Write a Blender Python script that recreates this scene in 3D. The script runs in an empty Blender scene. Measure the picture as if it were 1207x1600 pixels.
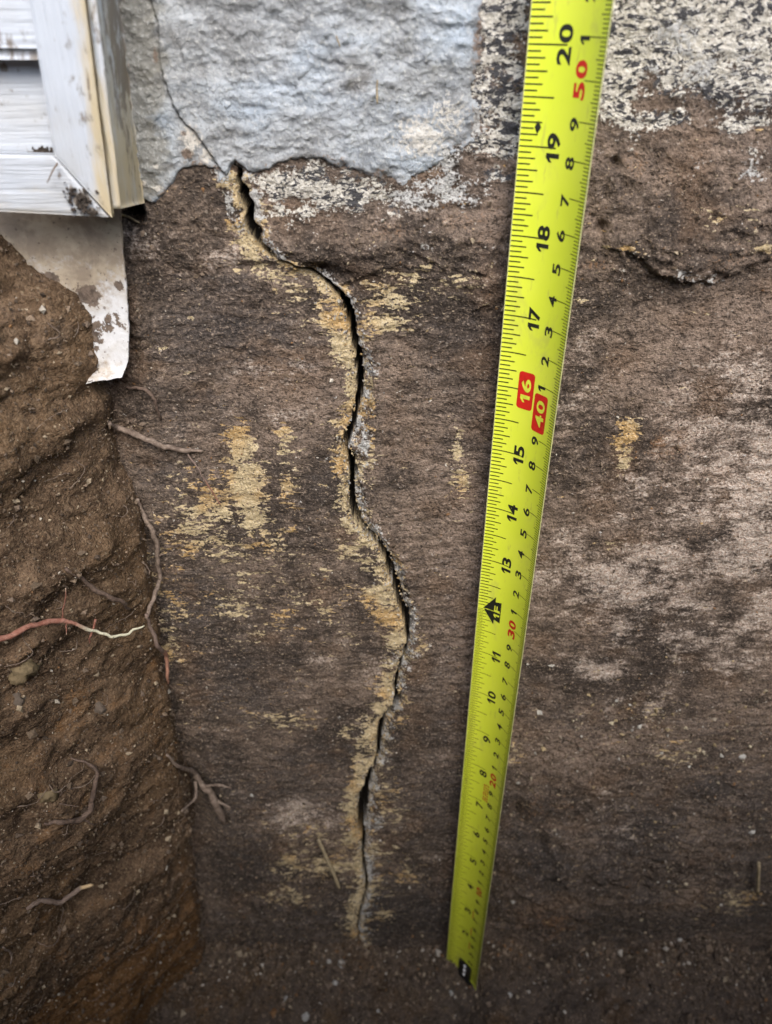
import bpy, math, random
import numpy as np
from mathutils import Vector
from mathutils.bvhtree import BVHTree

random.seed(7)
rng = np.random.default_rng(11)
scene = bpy.context.scene
C = scene.collection
IN = 0.0254

# ------------------------------------------------------------------ camera, sky, sun, exposure
PITCH = math.radians(34.0)
FPX, IW, IH = 1186.0, 1207.0, 1600.0
CAM = np.array([0.0, -0.2546, 0.518])
camd = bpy.data.cameras.new('camera')
cam = bpy.data.objects.new('camera', camd); C.objects.link(cam)
cam.location = CAM.tolist(); cam.rotation_euler = (math.pi/2-PITCH, 0, 0)
camd.sensor_fit = 'VERTICAL'; camd.sensor_height = 9.6; camd.sensor_width = 7.24
camd.lens = FPX/IH*9.6
camd.clip_start = 0.01; camd.clip_end = 500
camd.dof.use_dof = True; camd.dof.focus_distance = 0.285; camd.dof.aperture_fstop = 2.9
scene.camera = cam

SUN_EL, SUN_AZ = math.radians(46), math.radians(170)      # azimuth clockwise from +Y
world = bpy.data.worlds.new('World'); scene.world = world; world.use_nodes = True
wn = world.node_tree; bg = wn.nodes['Background']
sky = wn.nodes.new('ShaderNodeTexSky'); sky.sky_type = 'NISHITA'; sky.sun_disc = False
sky.sun_elevation = SUN_EL; sky.sun_rotation = SUN_AZ; sky.dust_density = 2.0; sky.air_density = 1.0
wn.links.new(sky.outputs[0], bg.inputs[0]); bg.inputs[1].default_value = 0.13
sund = bpy.data.lights.new('sun', 'SUN'); sund.energy = 1.5; sund.angle = math.radians(38); sund.color = (1, .95, .88)
sun = bpy.data.objects.new('sun', sund); C.objects.link(sun); sun.location = (0, -2, 4)
sd = Vector((math.sin(SUN_AZ)*math.cos(SUN_EL), math.cos(SUN_AZ)*math.cos(SUN_EL), math.sin(SUN_EL)))
sun.rotation_euler = sd.to_track_quat('Z', 'Y').to_euler()
scene.view_settings.view_transform = 'Standard'; scene.view_settings.look = 'None'
scene.view_settings.exposure = 1.28; scene.view_settings.gamma = 1.0; scene.view_settings.use_curve_mapping = False
scene.cycles.use_denoising = True; scene.cycles.max_bounces = 4; scene.cycles.diffuse_bounces = 3; scene.cycles.glossy_bounces = 2; scene.cycles.adaptive_threshold = 0.02

# ------------------------------------------------------------------ measuring: where a point of the photograph lies on a real plane
cp, sp = math.cos(PITCH), math.sin(PITCH)
def ray(px, py):
    px = np.asarray(px, float); py = np.asarray(py, float)
    u = (px-IW/2)/FPX; v = (IH/2-py)/FPX
    return np.stack([u, cp+v*sp, -sp+v*cp], -1)
def at(px, py, Y=0.0):
    d = ray(px, py); t = (Y-CAM[1])/d[..., 1]
    return CAM+d*t[..., None]
def wall_xz(pts, Y=0.0):
    a = np.asarray(pts, float); q = at(a[:, 0], a[:, 1], Y); return q[:, [0, 2]]

# ------------------------------------------------------------------ noise
def _tab(seed):
    r = np.random.default_rng(seed); a = r.uniform(0, 2*np.pi, (256, 256)); return np.cos(a), np.sin(a)
_tabs = {}
def pn(x, y, seed=0):
    if seed not in _tabs: _tabs[seed] = _tab(seed)
    gx, gy = _tabs[seed]
    xi = np.floor(x).astype(np.int64); yi = np.floor(y).astype(np.int64)
    fx = x-xi; fy = y-yi
    u = fx*fx*fx*(fx*(fx*6-15)+10); v = fy*fy*fy*(fy*(fy*6-15)+10)
    def g(i, j):
        a = (xi+i) & 255; b = (yi+j) & 255
        return gx[a, b]*(fx-i)+gy[a, b]*(fy-j)
    n0 = g(0, 0)*(1-u)+g(1, 0)*u; n1 = g(0, 1)*(1-u)+g(1, 1)*u
    return (n0*(1-v)+n1*v)*1.5
def fbm(x, y, octv=4, seed=0, gain=.5):
    s = 0; a = 1; t = 0
    for i in range(octv):
        s = s+a*pn(x*2**i+17.3*i, y*2**i+9.1*i, seed+i); t += a; a *= gain
    return s/t
def sstep(a, b, x):
    t = np.clip((x-a)/(b-a), 0, 1); return t*t*(3-2*t)
def seg_dist(X, Z, P):
    best = np.full(X.shape, 1e9)
    for (ax, az), (bx, bz) in zip(P[:-1], P[1:]):
        dx, dz = bx-ax, bz-az; L = dx*dx+dz*dz+1e-12
        t = np.clip(((X-ax)*dx+(Z-az)*dz)/L, 0, 1)
        best = np.minimum(best, np.hypot(X-ax-t*dx, Z-az-t*dz))
    return best
def inside(X, Z, P):
    c = np.zeros(X.shape, bool); n = len(P)
    for i in range(n):
        x1, z1 = P[i]; x2, z2 = P[(i+1) % n]
        if z1 == z2: continue
        c ^= ((z1 > Z) != (z2 > Z)) & (X < (x2-x1)*(Z-z1)/(z2-z1)+x1)
    return c
def sdist(X, Z, P):
    d = seg_dist(X, Z, np.vstack([P, P[:1]])); return np.where(inside(X, Z, P), d, -d)
def blobs(X, Z, lst, Y=0.0):
    m = np.zeros(X.shape)
    for px, py, rx, ry, s in lst:
        c = at(px, py, Y); a = at(px+rx, py, Y); b = at(px, py+ry, Y); t = at(px, py-ry, Y)
        r1 = abs(a[0]-c[0]); r2 = abs(t[2]-b[2])/2
        q = ((X-c[0])/r1)**2+((Z-c[2])/r2)**2
        k = s*np.exp(-np.minimum(q, 30)*.9)
        m = np.maximum(m, k) if s > 0 else m+k
    return m

# ------------------------------------------------------------------ mesh helpers
def grid_faces(nr, nc, keep=None):
    i = np.arange(nr*nc).reshape(nr, nc)
    f = np.stack([i[:-1, :-1], i[:-1, 1:], i[1:, 1:], i[1:, :-1]], -1).reshape(-1, 4)
    return f if keep is None else f[keep.reshape(-1)]
def np_mesh(name, V, F, attrs=None, smooth=True):
    used = np.unique(F); m = np.full(len(V), -1, np.int64); m[used] = np.arange(len(used))
    V = V[used]; F = m[F]; k = F.shape[1]
    me = bpy.data.meshes.new(name)
    me.vertices.add(len(V)); me.vertices.foreach_set('co', V.astype(np.float32).ravel())
    me.loops.add(F.size); me.loops.foreach_set('vertex_index', F.astype(np.int32).ravel())
    me.polygons.add(len(F)); me.polygons.foreach_set('loop_start', np.arange(0, F.size, k, dtype=np.int32))
    me.polygons.foreach_set('use_smooth', np.full(len(F), smooth))
    for nm, a in (attrs or {}).items():
        a = np.asarray(a)
        if a.ndim == 1:
            at_ = me.attributes.new(nm, 'FLOAT', 'POINT'); at_.data.foreach_set('value', a[used].astype(np.float32))
        else:
            at_ = me.attributes.new(nm, 'FLOAT_COLOR', 'POINT')
            at_.data.foreach_set('color', np.c_[a[used], np.ones(len(used))].astype(np.float32).ravel())
    me.update(calc_edges=True); me.validate()
    return me
def link(name, me, mat, parent=None):
    o = bpy.data.objects.new(name, me); C.objects.link(o)
    if mat is not None and me is not None: me.materials.append(mat)
    if parent is not None: o.parent = parent
    return o
def tag(o, label=None, cat=None, group=None, kind=None):
    if label: o['label'] = label
    if cat: o['category'] = cat
    if group: o['group'] = group
    if kind: o['kind'] = kind
    return o
def empty(name, loc=(0, 0, 0)):
    o = bpy.data.objects.new(name, None); C.objects.link(o); o.location = loc; o.empty_display_size = .02; return o
def poly_mesh(name, V, F, smooth=False):
    me = bpy.data.meshes.new(name); me.from_pydata([tuple(map(float, v)) for v in V], [], F)
    for p in me.polygons: p.use_smooth = smooth
    me.update(); return me
def tube(pts, rad, n=8, wob=0.0):
    """tapered bent tube along points, resampled smoothly"""
    P = np.asarray(pts, float); R = np.asarray(rad, float)
    t = np.r_[0, np.cumsum(np.linalg.norm(np.diff(P, axis=0), axis=1))]; t /= t[-1]
    m = max(6*(len(P)-1), 10); s = np.linspace(0, 1, m)
    def cat(col):
        out = np.interp(s, t, col); k = np.array([.25, .5, .25])
        for _ in range(3):
            e = np.r_[out[0], out, out[-1]]; o2 = np.convolve(e, k, 'valid'); o2[0] = out[0]; o2[-1] = out[-1]; out = o2
        return out
    Q = np.stack([cat(P[:, i]) for i in range(3)], 1); r = np.interp(s, t, R)
    if wob:
        for i in range(3): Q[:, i] += wob*pn(s*m*.45+i*31, s*0+i*7.7+P[0, 0]*900, 5)
        r = r*(1+.22*pn(s*m*.5, s*0+3.3+P[0, 2]*500, 6))
    T = np.gradient(Q, axis=0); T /= np.linalg.norm(T, axis=1)[:, None]
    up = np.array([.13, -.9, .4]); A = np.cross(T, up); A /= np.linalg.norm(A, axis=1)[:, None]; B = np.cross(T, A)
    a = np.linspace(0, 2*np.pi, n, endpoint=False)
    V = (Q[:, None]+r[:, None, None]*(np.cos(a)[None, :, None]*A[:, None]+np.sin(a)[None, :, None]*B[:, None])).reshape(-1, 3)
    F = []
    for i in range(m-1):
        for j in range(n): F.append((i*n+j, i*n+(j+1) % n, (i+1)*n+(j+1) % n, (i+1)*n+j))
    F.append(tuple(range(n))[::-1]); F.append(tuple((m-1)*n+j for j in range(n)))
    return V, F, np.repeat(s, n)
def prism(front, back):
    """front, back: same number of 3D points; closed solid"""
    n = len(front); V = list(front)+list(back)
    F = [tuple(range(n)), tuple(range(2*n-1, n-1, -1))]
    for i in range(n): F.append((i, i+n, (i+1) % n+n, (i+1) % n))
    return V, F
def bevel(o, w, seg=2):
    b = o.modifiers.new('bevel', 'BEVEL'); b.width = w; b.segments = seg; b.limit_method = 'ANGLE'; b.angle_limit = math.radians(30)
    return o

# ------------------------------------------------------------------ material helper
class Mat:
    def __init__(s, name, rough=.9, spec=.3):
        s.m = bpy.data.materials.new(name); s.m.use_nodes = True; s.t = s.m.node_tree
        s.b = s.t.nodes['Principled BSDF']; s.b.inputs['Roughness'].default_value = rough
        s.b.inputs['Specular IOR Level'].default_value = spec
        s.co = s.t.nodes.new('ShaderNodeTexCoord').outputs['Object']
    def put(s, sock, v):
        if isinstance(v, bpy.types.NodeSocket): s.t.links.new(v, sock)
        elif isinstance(v, (tuple, list)): sock.default_value = tuple(v)+((1,) if len(v) == 3 and sock.type == 'RGBA' else ())
        else: sock.default_value = v
    def vec(s, scale=(1, 1, 1), off=(0, 0, 0), rot=(0, 0, 0)):
        n = s.t.nodes.new('ShaderNodeMapping'); s.t.links.new(s.co, n.inputs[0])
        n.inputs['Scale'].default_value = scale; n.inputs['Location'].default_value = off; n.inputs['Rotation'].default_value = rot
        return n.outputs[0]
    def noise(s, scale, det=4, rough=.55, dist=0, off=(0, 0, 0), rot=(0, 0, 0)):
        sc = scale if isinstance(scale, tuple) else (scale,)*3
        n = s.t.nodes.new('ShaderNodeTexNoise'); s.t.links.new(s.vec(sc, off, rot), n.inputs['Vector'])
        n.inputs['Scale'].default_value = 1; n.inputs['Detail'].default_value = det
        n.inputs['Roughness'].default_value = rough; n.inputs['Distortion'].default_value = dist
        return n.outputs['Fac']
    def voro(s, scale, off=(0, 0, 0)):
        sc = scale if isinstance(scale, tuple) else (scale,)*3
        n = s.t.nodes.new('ShaderNodeTexVoronoi'); s.t.links.new(s.vec(sc, off), n.inputs['Vector']); n.inputs['Scale'].default_value = 1
        return n.outputs['Distance'], n.outputs['Color']
    def math(s, op, a, b=0.0, c=0.0):
        n = s.t.nodes.new('ShaderNodeMath'); n.operation = op
        for k, v in enumerate((a, b, c)): s.put(n.inputs[k], v)
        return n.outputs[0]
    def map(s, v, a, b, c=0.0, d=1.0, smooth=True):
        n = s.t.nodes.new('ShaderNodeMapRange'); n.interpolation_type = 'SMOOTHSTEP' if smooth else 'LINEAR'
        s.put(n.inputs['Value'], v)
        for k, x in zip(('From Min', 'From Max', 'To Min', 'To Max'), (a, b, c, d)): s.put(n.inputs[k], x)
        return n.outputs['Result']
    def mix(s, f, a, b):
        n = s.t.nodes.new('ShaderNodeMix'); n.data_type = 'RGBA'
        s.put(n.inputs[0], f); s.put(n.inputs[6], a); s.put(n.inputs[7], b); return n.outputs[2]
    def attr(s, nm, col=False):
        n = s.t.nodes.new('ShaderNodeAttribute'); n.attribute_name = nm; return n.outputs['Color' if col else 'Fac']
    def bump(s, h, dist, strength=1.0, prev=None):
        n = s.t.nodes.new('ShaderNodeBump'); n.inputs['Distance'].default_value = dist; n.inputs['Strength'].default_value = strength
        s.t.links.new(h, n.inputs['Height'])
        if prev is not None: s.t.links.new(prev, n.inputs['Normal'])
        return n.outputs[0]
    def out(s, col, nrm=None, rough=None):
        s.put(s.b.inputs['Base Color'], col)
        if nrm is not None: s.t.links.new(nrm, s.b.inputs['Normal'])
        if rough is not None: s.put(s.b.inputs['Roughness'], rough)
        return s.m

# ------------------------------------------------------------------ materials
def mk_wall():
    m = Mat('foundation_face', .92, .2)
    fine = m.noise(1000, 3, .7); sf = m.noise((420, 420, 820), 3, .7, .3, (3, 0, 5))
    f0 = m.math('SUBTRACT', fine, .5); s0 = m.math('SUBTRACT', sf, .5)
    base = m.attr('base', True)
    col = m.mix(m.map(m.math('ADD', fine, m.math('MULTIPLY', s0, .7)), .32, .51, .72, 0), base, (.028, .022, .018))
    col = m.mix(m.map(m.math('ADD', fine, m.math('MULTIPLY', s0, .6)), .54, .74, 0, .8), col, (.40, .31, .235))
    dn = m.math('SUBTRACT', m.noise((330, 330, 900), 2, .6, .5, (1, 0, 4)), .5)
    def lay(nm, kf, ks, lo, hi, c, amt=1.0, nz=None):
        v = m.math('ADD', m.attr(nm), m.math('ADD', m.math('MULTIPLY', f0, kf), m.math('MULTIPLY', s0 if nz is None else nz, ks)))
        return m.mix(m.map(v, lo, hi, 0, amt), col, c), v
    col, _ = lay('rust', 1.6, .3, .42, .75, (.235, .125, .06), .8)
    pc = m.mix(m.map(fine, .4, .62), (.43, .325, .255), (.64, .555, .475))
    col, _ = lay('pale', .6, 1.0, .30, .90, pc, .92)
    tc = m.mix(m.attr('ochre'), (.60, .48, .285), (.56, .36, .15))
    tc = m.mix(m.map(fine, .5, .68, 0, .6), tc, (.72, .63, .46))
    tc = m.mix(m.map(fine, .36, .46, .55, 0), tc, (.20, .15, .09))
    col, _ = lay('tan', .7, 1.7, .50, .64, tc, 1.0, dn)
    cream = m.mix(m.map(fine, .36, .62), (.50, .46, .38), (.74, .70, .62))
    dn2 = m.math('SUBTRACT', m.noise((230, 230, 480), 3, .68, 1.8, (6, 0, 2)), .5)
    dash = m.map(m.math('ADD', m.math('MULTIPLY', m.attr('dash'), .5), m.math('ADD', m.math('MULTIPLY', dn2, 2.2), m.math('MULTIPLY', s0, .6))), .02, .12)
    sc = m.mix(m.math('MULTIPLY', dash, .95), cream, (.045, .045, .052))
    col, _ = lay('speck', 1.3, .8, .45, .62, sc)
    col, _ = lay('cement', 1.5, .6, .45, .66, m.mix(m.map(fine, .38, .62), (.32, .31, .29), (.60, .59, .56)))
    vd, vc = m.voro(420)
    sep = m.t.nodes.new('ShaderNodeSeparateColor'); m.t.links.new(vc, sep.inputs[0])
    fl = m.math('MULTIPLY', m.map(vd, .14, .30, 1, 0), m.map(sep.outputs[0], .90, .93))
    col = m.mix(m.math('MULTIPLY', fl, .6), col, (.40, .33, .26))
    col = m.mix(m.attr('crack'), col, (.030, .024, .019))
    hb = m.math('ADD', m.math('MULTIPLY', sf, .6), fine)
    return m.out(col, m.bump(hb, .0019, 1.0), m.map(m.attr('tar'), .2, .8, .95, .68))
def mk_parge():
    m = Mat('cement_parge', .9, .25)
    fine = m.noise(800, 4, .7); f0 = m.math('SUBTRACT', fine, .5)
    col = m.attr('base', True)
    col = m.mix(m.map(fine, .50, .74, 0, .7), col, (.68, .68, .65))
    col = m.mix(m.map(fine, .30, .46, .65, 0), col, (.16, .158, .15))
    col = m.mix(m.map(m.math('ADD', m.attr('dirt'), m.math('MULTIPLY', f0, 1.4)), .45, .68, 0, .92), col, m.mix(m.map(fine, .4, .6), (.12, .085, .062), (.24, .175, .13)))
    col = m.mix(m.map(m.math('ADD', m.attr('white'), m.math('MULTIPLY', f0, 1.4)), .45, .65, 0, .85), col, (.64, .60, .53))
    col = m.mix(m.attr('crack'), col, (.035, .028, .022))
    return m.out(col, m.bump(fine, .0013, 1.0))
def mk_soil():
    m = Mat('soil', .97, .12)
    a = m.noise(60, 5, .65); b = m.noise(500, 4, .75, 0, (2, 1, 0)); c = m.noise(14, 2, .5, 0, (4, 4, 1))
    col = m.mix(m.map(a, .35, .66), (.058, .037, .023), (.160, .105, .066))
    col = m.mix(m.map(c, .45, .65, 0, .6), col, (.140, .086, .044))
    col = m.mix(m.map(b, .50, .72, 0, .75), col, (.225, .155, .095))
    col = m.mix(m.map(b, .30, .44, .7, 0), col, (.026, .018, .012))
    col = m.mix(m.map(m.math('ADD', m.attr('ochre'), m.math('MULTIPLY', m.math('SUBTRACT', a, .5), 1.6)), .4, .8, 0, .8), col, (.155, .075, .024))
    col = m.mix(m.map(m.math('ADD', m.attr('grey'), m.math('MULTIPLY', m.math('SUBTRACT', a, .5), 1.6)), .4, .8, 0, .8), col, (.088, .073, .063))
    vd, vc = m.voro(520); sep = m.t.nodes.new('ShaderNodeSeparateColor'); m.t.links.new(vc, sep.inputs[0])
    fl = m.math('MULTIPLY', m.map(vd, .15, .32, 1, 0), m.map(sep.outputs[0], .88, .92))
    col = m.mix(m.math('MULTIPLY', fl, .75), col, (.34, .27, .18))
    gd, gc = m.voro(1150, (3, 2, 1)); sp2 = m.t.nodes.new('ShaderNodeSeparateColor'); m.t.links.new(gc, sp2.inputs[0])
    col = m.mix(m.map(sp2.outputs[1], .0, 1.0,   .0, .30, False), col, m.mix(m.map(sp2.outputs[2], .4, .6), (.035, .024, .016), (.30, .215, .14)))
    h = m.math('SUBTRACT', m.math('MULTIPLY', b, .8), m.math('MULTIPLY', gd, .22))
    return m.out(col, m.bump(h, .0022, 1.0))
def mk_crumb():
    m = Mat('grit', .95, .2)
    f = m.noise(1500, 3, .6)
    col = m.mix(m.map(f, .3, .7, 0, .4), m.attr('hue', True), (.05, .038, .028))
    return m.out(col, m.bump(f, .0004, 1.0))
def mk_vinyl(name, vertical):
    m = Mat(name, .5, .4)
    g = m.noise((900, 60, 45) if vertical else (45, 60, 900), 4, .6, .3)
    big = m.noise(40, 4, .55, .2); fine = m.noise(500, 4, .7)
    col = m.mix(m.map(big, .4, .7), (.50, .535, .58), (.45, .46, .465))
    col = m.mix(m.map(m.math('ADD', m.attr('stain'), m.math('MULTIPLY', m.math('SUBTRACT', m.noise((260, 200, 50) if vertical else (60, 200, 260), 5, .65, .3), .5), 1.3)), .3, .95, 0, .92), col, (.50, .41, .25))
    col = m.mix(m.map(m.math('ADD', m.attr('grime'), m.math('MULTIPLY', m.math('SUBTRACT', m.noise((420, 300, 150), 5, .7, .3, (5, 5, 5)), .5), 2.3)), .36, .70, 0, .85), col, (.17, .135, .10))
    col = m.mix(m.map(fine, .70, .76, 0, .8), col, (.12, .10, .085))
    return m.out(col, m.bump(g, .0006, .8), m.map(m.attr('grime'), 0, 1, .45, .9))
def mk_flash():
    m = Mat('painted_flashing', .55, .35)
    fine = m.noise(420, 5, .7); mid = m.noise(110, 5, .65, .3)
    col = m.mix(m.map(mid, .4, .65), (.62, .62, .62), (.52, .50, .47))
    col = m.mix(m.map(m.math('ADD', m.attr('film'), m.math('MULTIPLY', m.math('SUBTRACT', fine, .5), 1.3)), .05, .6, 0, .95), col, m.mix(m.map(mid, .4, .6), (.27, .21, .145), (.42, .345, .245)))
    col = m.mix(m.map(m.math('ADD', m.attr('mud'), m.math('ADD', m.math('MULTIPLY', m.math('SUBTRACT', mid, .5), 2.0), m.math('MULTIPLY', m.math('SUBTRACT', fine, .5), 1.4))), .46, .58), col, m.mix(m.map(fine, .4, .6), (.075, .055, .042), (.16, .12, .09)))
    col = m.mix(m.map(m.noise(650, 3, .6, 0, (3, 1, 1)), .62, .70, 0, .75), col, (.12, .09, .07))
    return m.out(col, m.bump(m.math('ADD', fine, mid), .0005, .8), m.map(m.attr('mud'), 0, 1, .55, .95))
def mk_plain(name, col, rough=.6, spec=.4, metal=0, var=.25, scale=300, dark=None):
    m = Mat(name, rough, spec); m.b.inputs['Metallic'].default_value = metal
    n = m.noise(scale, 4, .6)
    c = m.mix(m.map(n, .35, .7, 0, var), col, dark or tuple(x*.5 for x in col))
    return m.out(c, m.bump(n, .0006, .7))
def mk_blade():
    m = Mat('tape_yellow', .38, .45)
    n = m.noise(45, 3, .5); f = m.noise((500, 500, 120), 4, .7, .2, (3, 3, 3))
    c = m.mix(m.map(n, .35, .7), (.70, .79, .05), (.74, .81, .065))
    c = m.mix(m.map(f, .58, .74, 0, .35), c, (.34, .30, .10))
    c = m.mix(m.map(m.noise((60, 60, 25), 5, .7, .5, (8, 1, 2)), .54, .70, 0, .28), c, (.40, .36, .14))
    low = m.map(m.math('ADD', m.attr('soil'), m.math('MULTIPLY', m.math('SUBTRACT', m.noise(170, 5, .7), .5), 1.2)), .45, 1.0, 0, .5)
    c = m.mix(low, c, (.22, .19, .09))
    return m.out(c, m.bump(n, .0002, .3), m.map(f, .4, .7, .32, .5))
def mk_root(name, a, b, tipc=None):
    m = Mat(name, .8, .25)
    n = m.noise((500, 500, 500), 4, .65)
    c = m.mix(m.map(n, .35, .65), a, b)
    if tipc is not None: c = m.mix(m.map(m.attr('along'), *tipc[1]), c, tipc[0])
    c = m.mix(m.map(m.noise(900, 3, .6, 0, (2, 2, 2)), .58, .7, 0, .55), c, (.06, .045, .033))
    return m.out(c, m.bump(n, .0005, .8))
M = {
    'wall': mk_wall(), 'parge': mk_parge(), 'soil': mk_soil(), 'crumb': mk_crumb(),
    'vinyl_v': mk_vinyl('vinyl_upright', True), 'vinyl_h': mk_vinyl('vinyl_level', False), 'flash': mk_flash(),
    'blade': mk_blade(), 'rim': mk_plain('tape_rim', (.52, .52, .22), .4), 'ink': mk_plain('black_ink', (.017, .018, .012), .5, var=.1),
    'tick': mk_plain('tick_ink', (.045, .05, .008), .5, var=.2),
    'red': mk_plain('red_ink', (.60, .020, .012), .45, var=.1), 'yellow': mk_plain('yellow_print', (.70, .76, .06), .45, var=.05),
    'steel': mk_plain('dark_hook_steel', (.022, .023, .025), .3, .5, .6), 'rivet': mk_plain('rivet_steel', (.75, .76, .78), .25, .6, .1, var=.05),
    'root_grey': mk_root('root_grey_brown', (.13, .095, .075), (.24, .185, .145)),
    'root_dark': mk_root('root_dark_brown', (.075, .052, .04), (.15, .105, .08)),
    'root_red': mk_root('root_red', (.20, .080, .055), (.30, .15, .11), ((.60, .57, .42), (.50, .62))),
    'root_pink': mk_root('root_pink', (.15, .105, .085), (.22, .16, .13), ((.29, .15, .10), (.45, .6))),
    'root_tip': mk_root('root_pale_tip', (.14, .10, .08), (.2, .15, .12), ((.58, .42, .24), (.80, .86))),
    'straw': mk_plain('dry_straw', (.36, .29, .18), .8, var=.7), 'stone_y': mk_plain('yellow_stone', (.19, .145, .085), .9, .1, 0, .85, 420),
    'stone_g': mk_plain('grey_stone', (.12, .095, .075), .9, .1, 0, .7, 420), 'pebble': mk_plain('white_pebble', (.40, .385, .35), .6, .4, 0, .4, 250),
    'side': mk_plain('dirty_concrete', (.20, .155, .12), .9, .2, 0, .8, 90, (.07, .056, .046)), 'leaf': mk_plain('dry_leaf', (.16, .11, .07), .8), 'upper': mk_plain('painted_house_wall', (.55, .57, .6), .7),
}

# ================================================================== THE FOUNDATION WALL
CRK = np.array([(238, 0, 1), (250, 33, 1), (252, 96, 1), (265, 142, 1), (281, 179, 1), (305, 202, 1), (331, 242, 1), (362, 256, 1.5),
    (372, 262, 4), (378, 285, 8), (384, 315, 12), (390, 345, 14), (402, 370, 13), (418, 392, 10), (430, 402, 7), (455, 412, 7), (480, 425, 10),
    (510, 440, 11), (530, 455, 10), (541, 468, 10), (548, 495, 9), (552, 520, 9), (557, 545, 8.5), (562, 580, 8.5), (563, 610, 8), (560, 640, 7),
    (553, 660, 8), (545, 680, 8), (542, 700, 8), (547, 715, 7), (552, 735, 7), (551, 760, 6.5), (551, 785, 8), (556, 810, 9), (570, 828, 6),
    (590, 845, 6), (600, 858, 7), (608, 880, 9), (615, 905, 8), (622, 935, 9), (632, 955, 9), (637, 975, 8), (636, 1000, 5), (632, 1025, 4),
    (622, 1050, 3.5), (616, 1075, 5), (624, 1095, 9), (610, 1112, 8), (598, 1130, 7), (592, 1155, 7), (593, 1180, 4), (585, 1195, 4),
    (578, 1212, 9), (570, 1240, 13), (566, 1265, 13), (565, 1290, 8), (570, 1310, 4), (567, 1335, 3), (572, 1365, 4), (574, 1385, 2.5),
    (565, 1410, 2.5), (560, 1440, 1.5), (560, 1475, 1)], float)
_c = wall_xz(CRK[:, :2]); _w = at(CRK[:, 0]+CRK[:, 2], CRK[:, 1])[:, 0]-_c[:, 0]
_o = np.argsort(_c[:, 1]); CZ, CX, CW = _c[_o, 1], _c[_o, 0], _w[_o]
def crack_x(z):
    return np.interp(z, CZ, CX)+.0009*pn(z*170, z*0+.5, 40)+.00055*pn(z*420, z*0+4.5, 41)
def crack_w(z): return np.interp(z, CZ, CW)*1.22*(1+.5*pn(z*300, z*0+1.5, 42))
Z_HAIR = at(365, 258)[2]

SOILTHICK = [(218, 500, 16, 110, 6), (222, 585, 22, 24, 5),   # soil still clinging to the wall (px, py, rx, ry, thickness in mm)
    (1060, 370, 130, 75, 5), (1000, 310, 160, 70, 3.2), (1160, 330, 120, 90, 5), (980, 380, 60, 40, 4), (650, 400, 110, 60, 2.5), (560, 390, 100, 45, 3),
    (470, 380, 60, 40, 2.5), (260, 380, 70, 50, 2.6), (300, 330, 60, 60, 1.5), (760, 440, 50, 30, 3.0), (1050, 720, 110, 70, 2.0),
    (880, 1230, 150, 90, 5), (900, 1380, 180, 100, 9), (1060, 1330, 150, 120, 6), (650, 1330, 60, 90, 3), (420, 1300, 120, 70, 4),
    (430, 1420, 150, 60, 7), (720, 1400, 100, 70, 3), (320, 1200, 60, 150, 3), (240, 700, 60, 200, 3)]
LEDGE = wall_xz([(925, 335), (945, 385), (1000, 405), (1030, 432), (1110, 438), (1160, 415), (1260, 385), (1260, 240), (920, 250)])
LEDGE2 = wall_xz([(735, 486), (790, 462), (800, 440), (640, 400), (560, 440), (520, 452), (470, 425), (440, 405), (420, 380), (600, 330), (800, 330)])
PITS = [(305, 1265, 34, 70, 9), (206, 336, 15, 17, 14), (962, 255, 10, 9, 4), (940, 355, 7, 12, 4), (945, 300, 5, 14, 2), (805, 1270, 12, 18, 6), (845, 1312, 8, 12, 5),
        (1000, 1375, 12, 20, 5), (497, 425, 30, 13, 6), (395, 418, 40, 8, 2)]
def wall_h(X, Z):
    """height of the wall face towards the trench, metres"""
    h = .0022*fbm(X*14, Z*14, 3, 50)+.0011*fbm(X*55, Z*110, 4, 53)
    h = h+.0006*fbm(X*130, Z*330, 4, 57)*(1+.9*pn(X*20, Z*20, 59))+.0009*fbm(X*230, Z*270, 3, 63, .6)+.0005*np.maximum(fbm(X*420, Z*460, 2, 67), .1)
    th = blobs(X, Z, [(a, b, c, d, e*.001) for a, b, c, d, e in SOILTHICK])
    h = h+th*(.75+.6*fbm(X*90, Z*90, 4, 61))+np.minimum(th, .004)*.35*fbm(X*320, Z*320, 3, 66)
    n = .0022*fbm(X*130, Z*130, 4, 70)
    l1 = sstep(-.0006, .0012, sdist(X, Z, LEDGE)+n); l2 = sstep(-.0005, .0014, sdist(X, Z, LEDGE2)+n)
    h = h+l1*blobs(X, Z, [(1070, 415, 95, 60, 1), (1180, 400, 80, 60, .5), (980, 395, 50, 40, .5)])*(.0046+.004*fbm(X*110, Z*110, 4, 75))+l2*(.0012+.0022*fbm(X*120, Z*120, 4, 77))
    h = h-blobs(X, Z, [(a, b, c, d, e*.001) for a, b, c, d, e in PITS])
    return h
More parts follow.
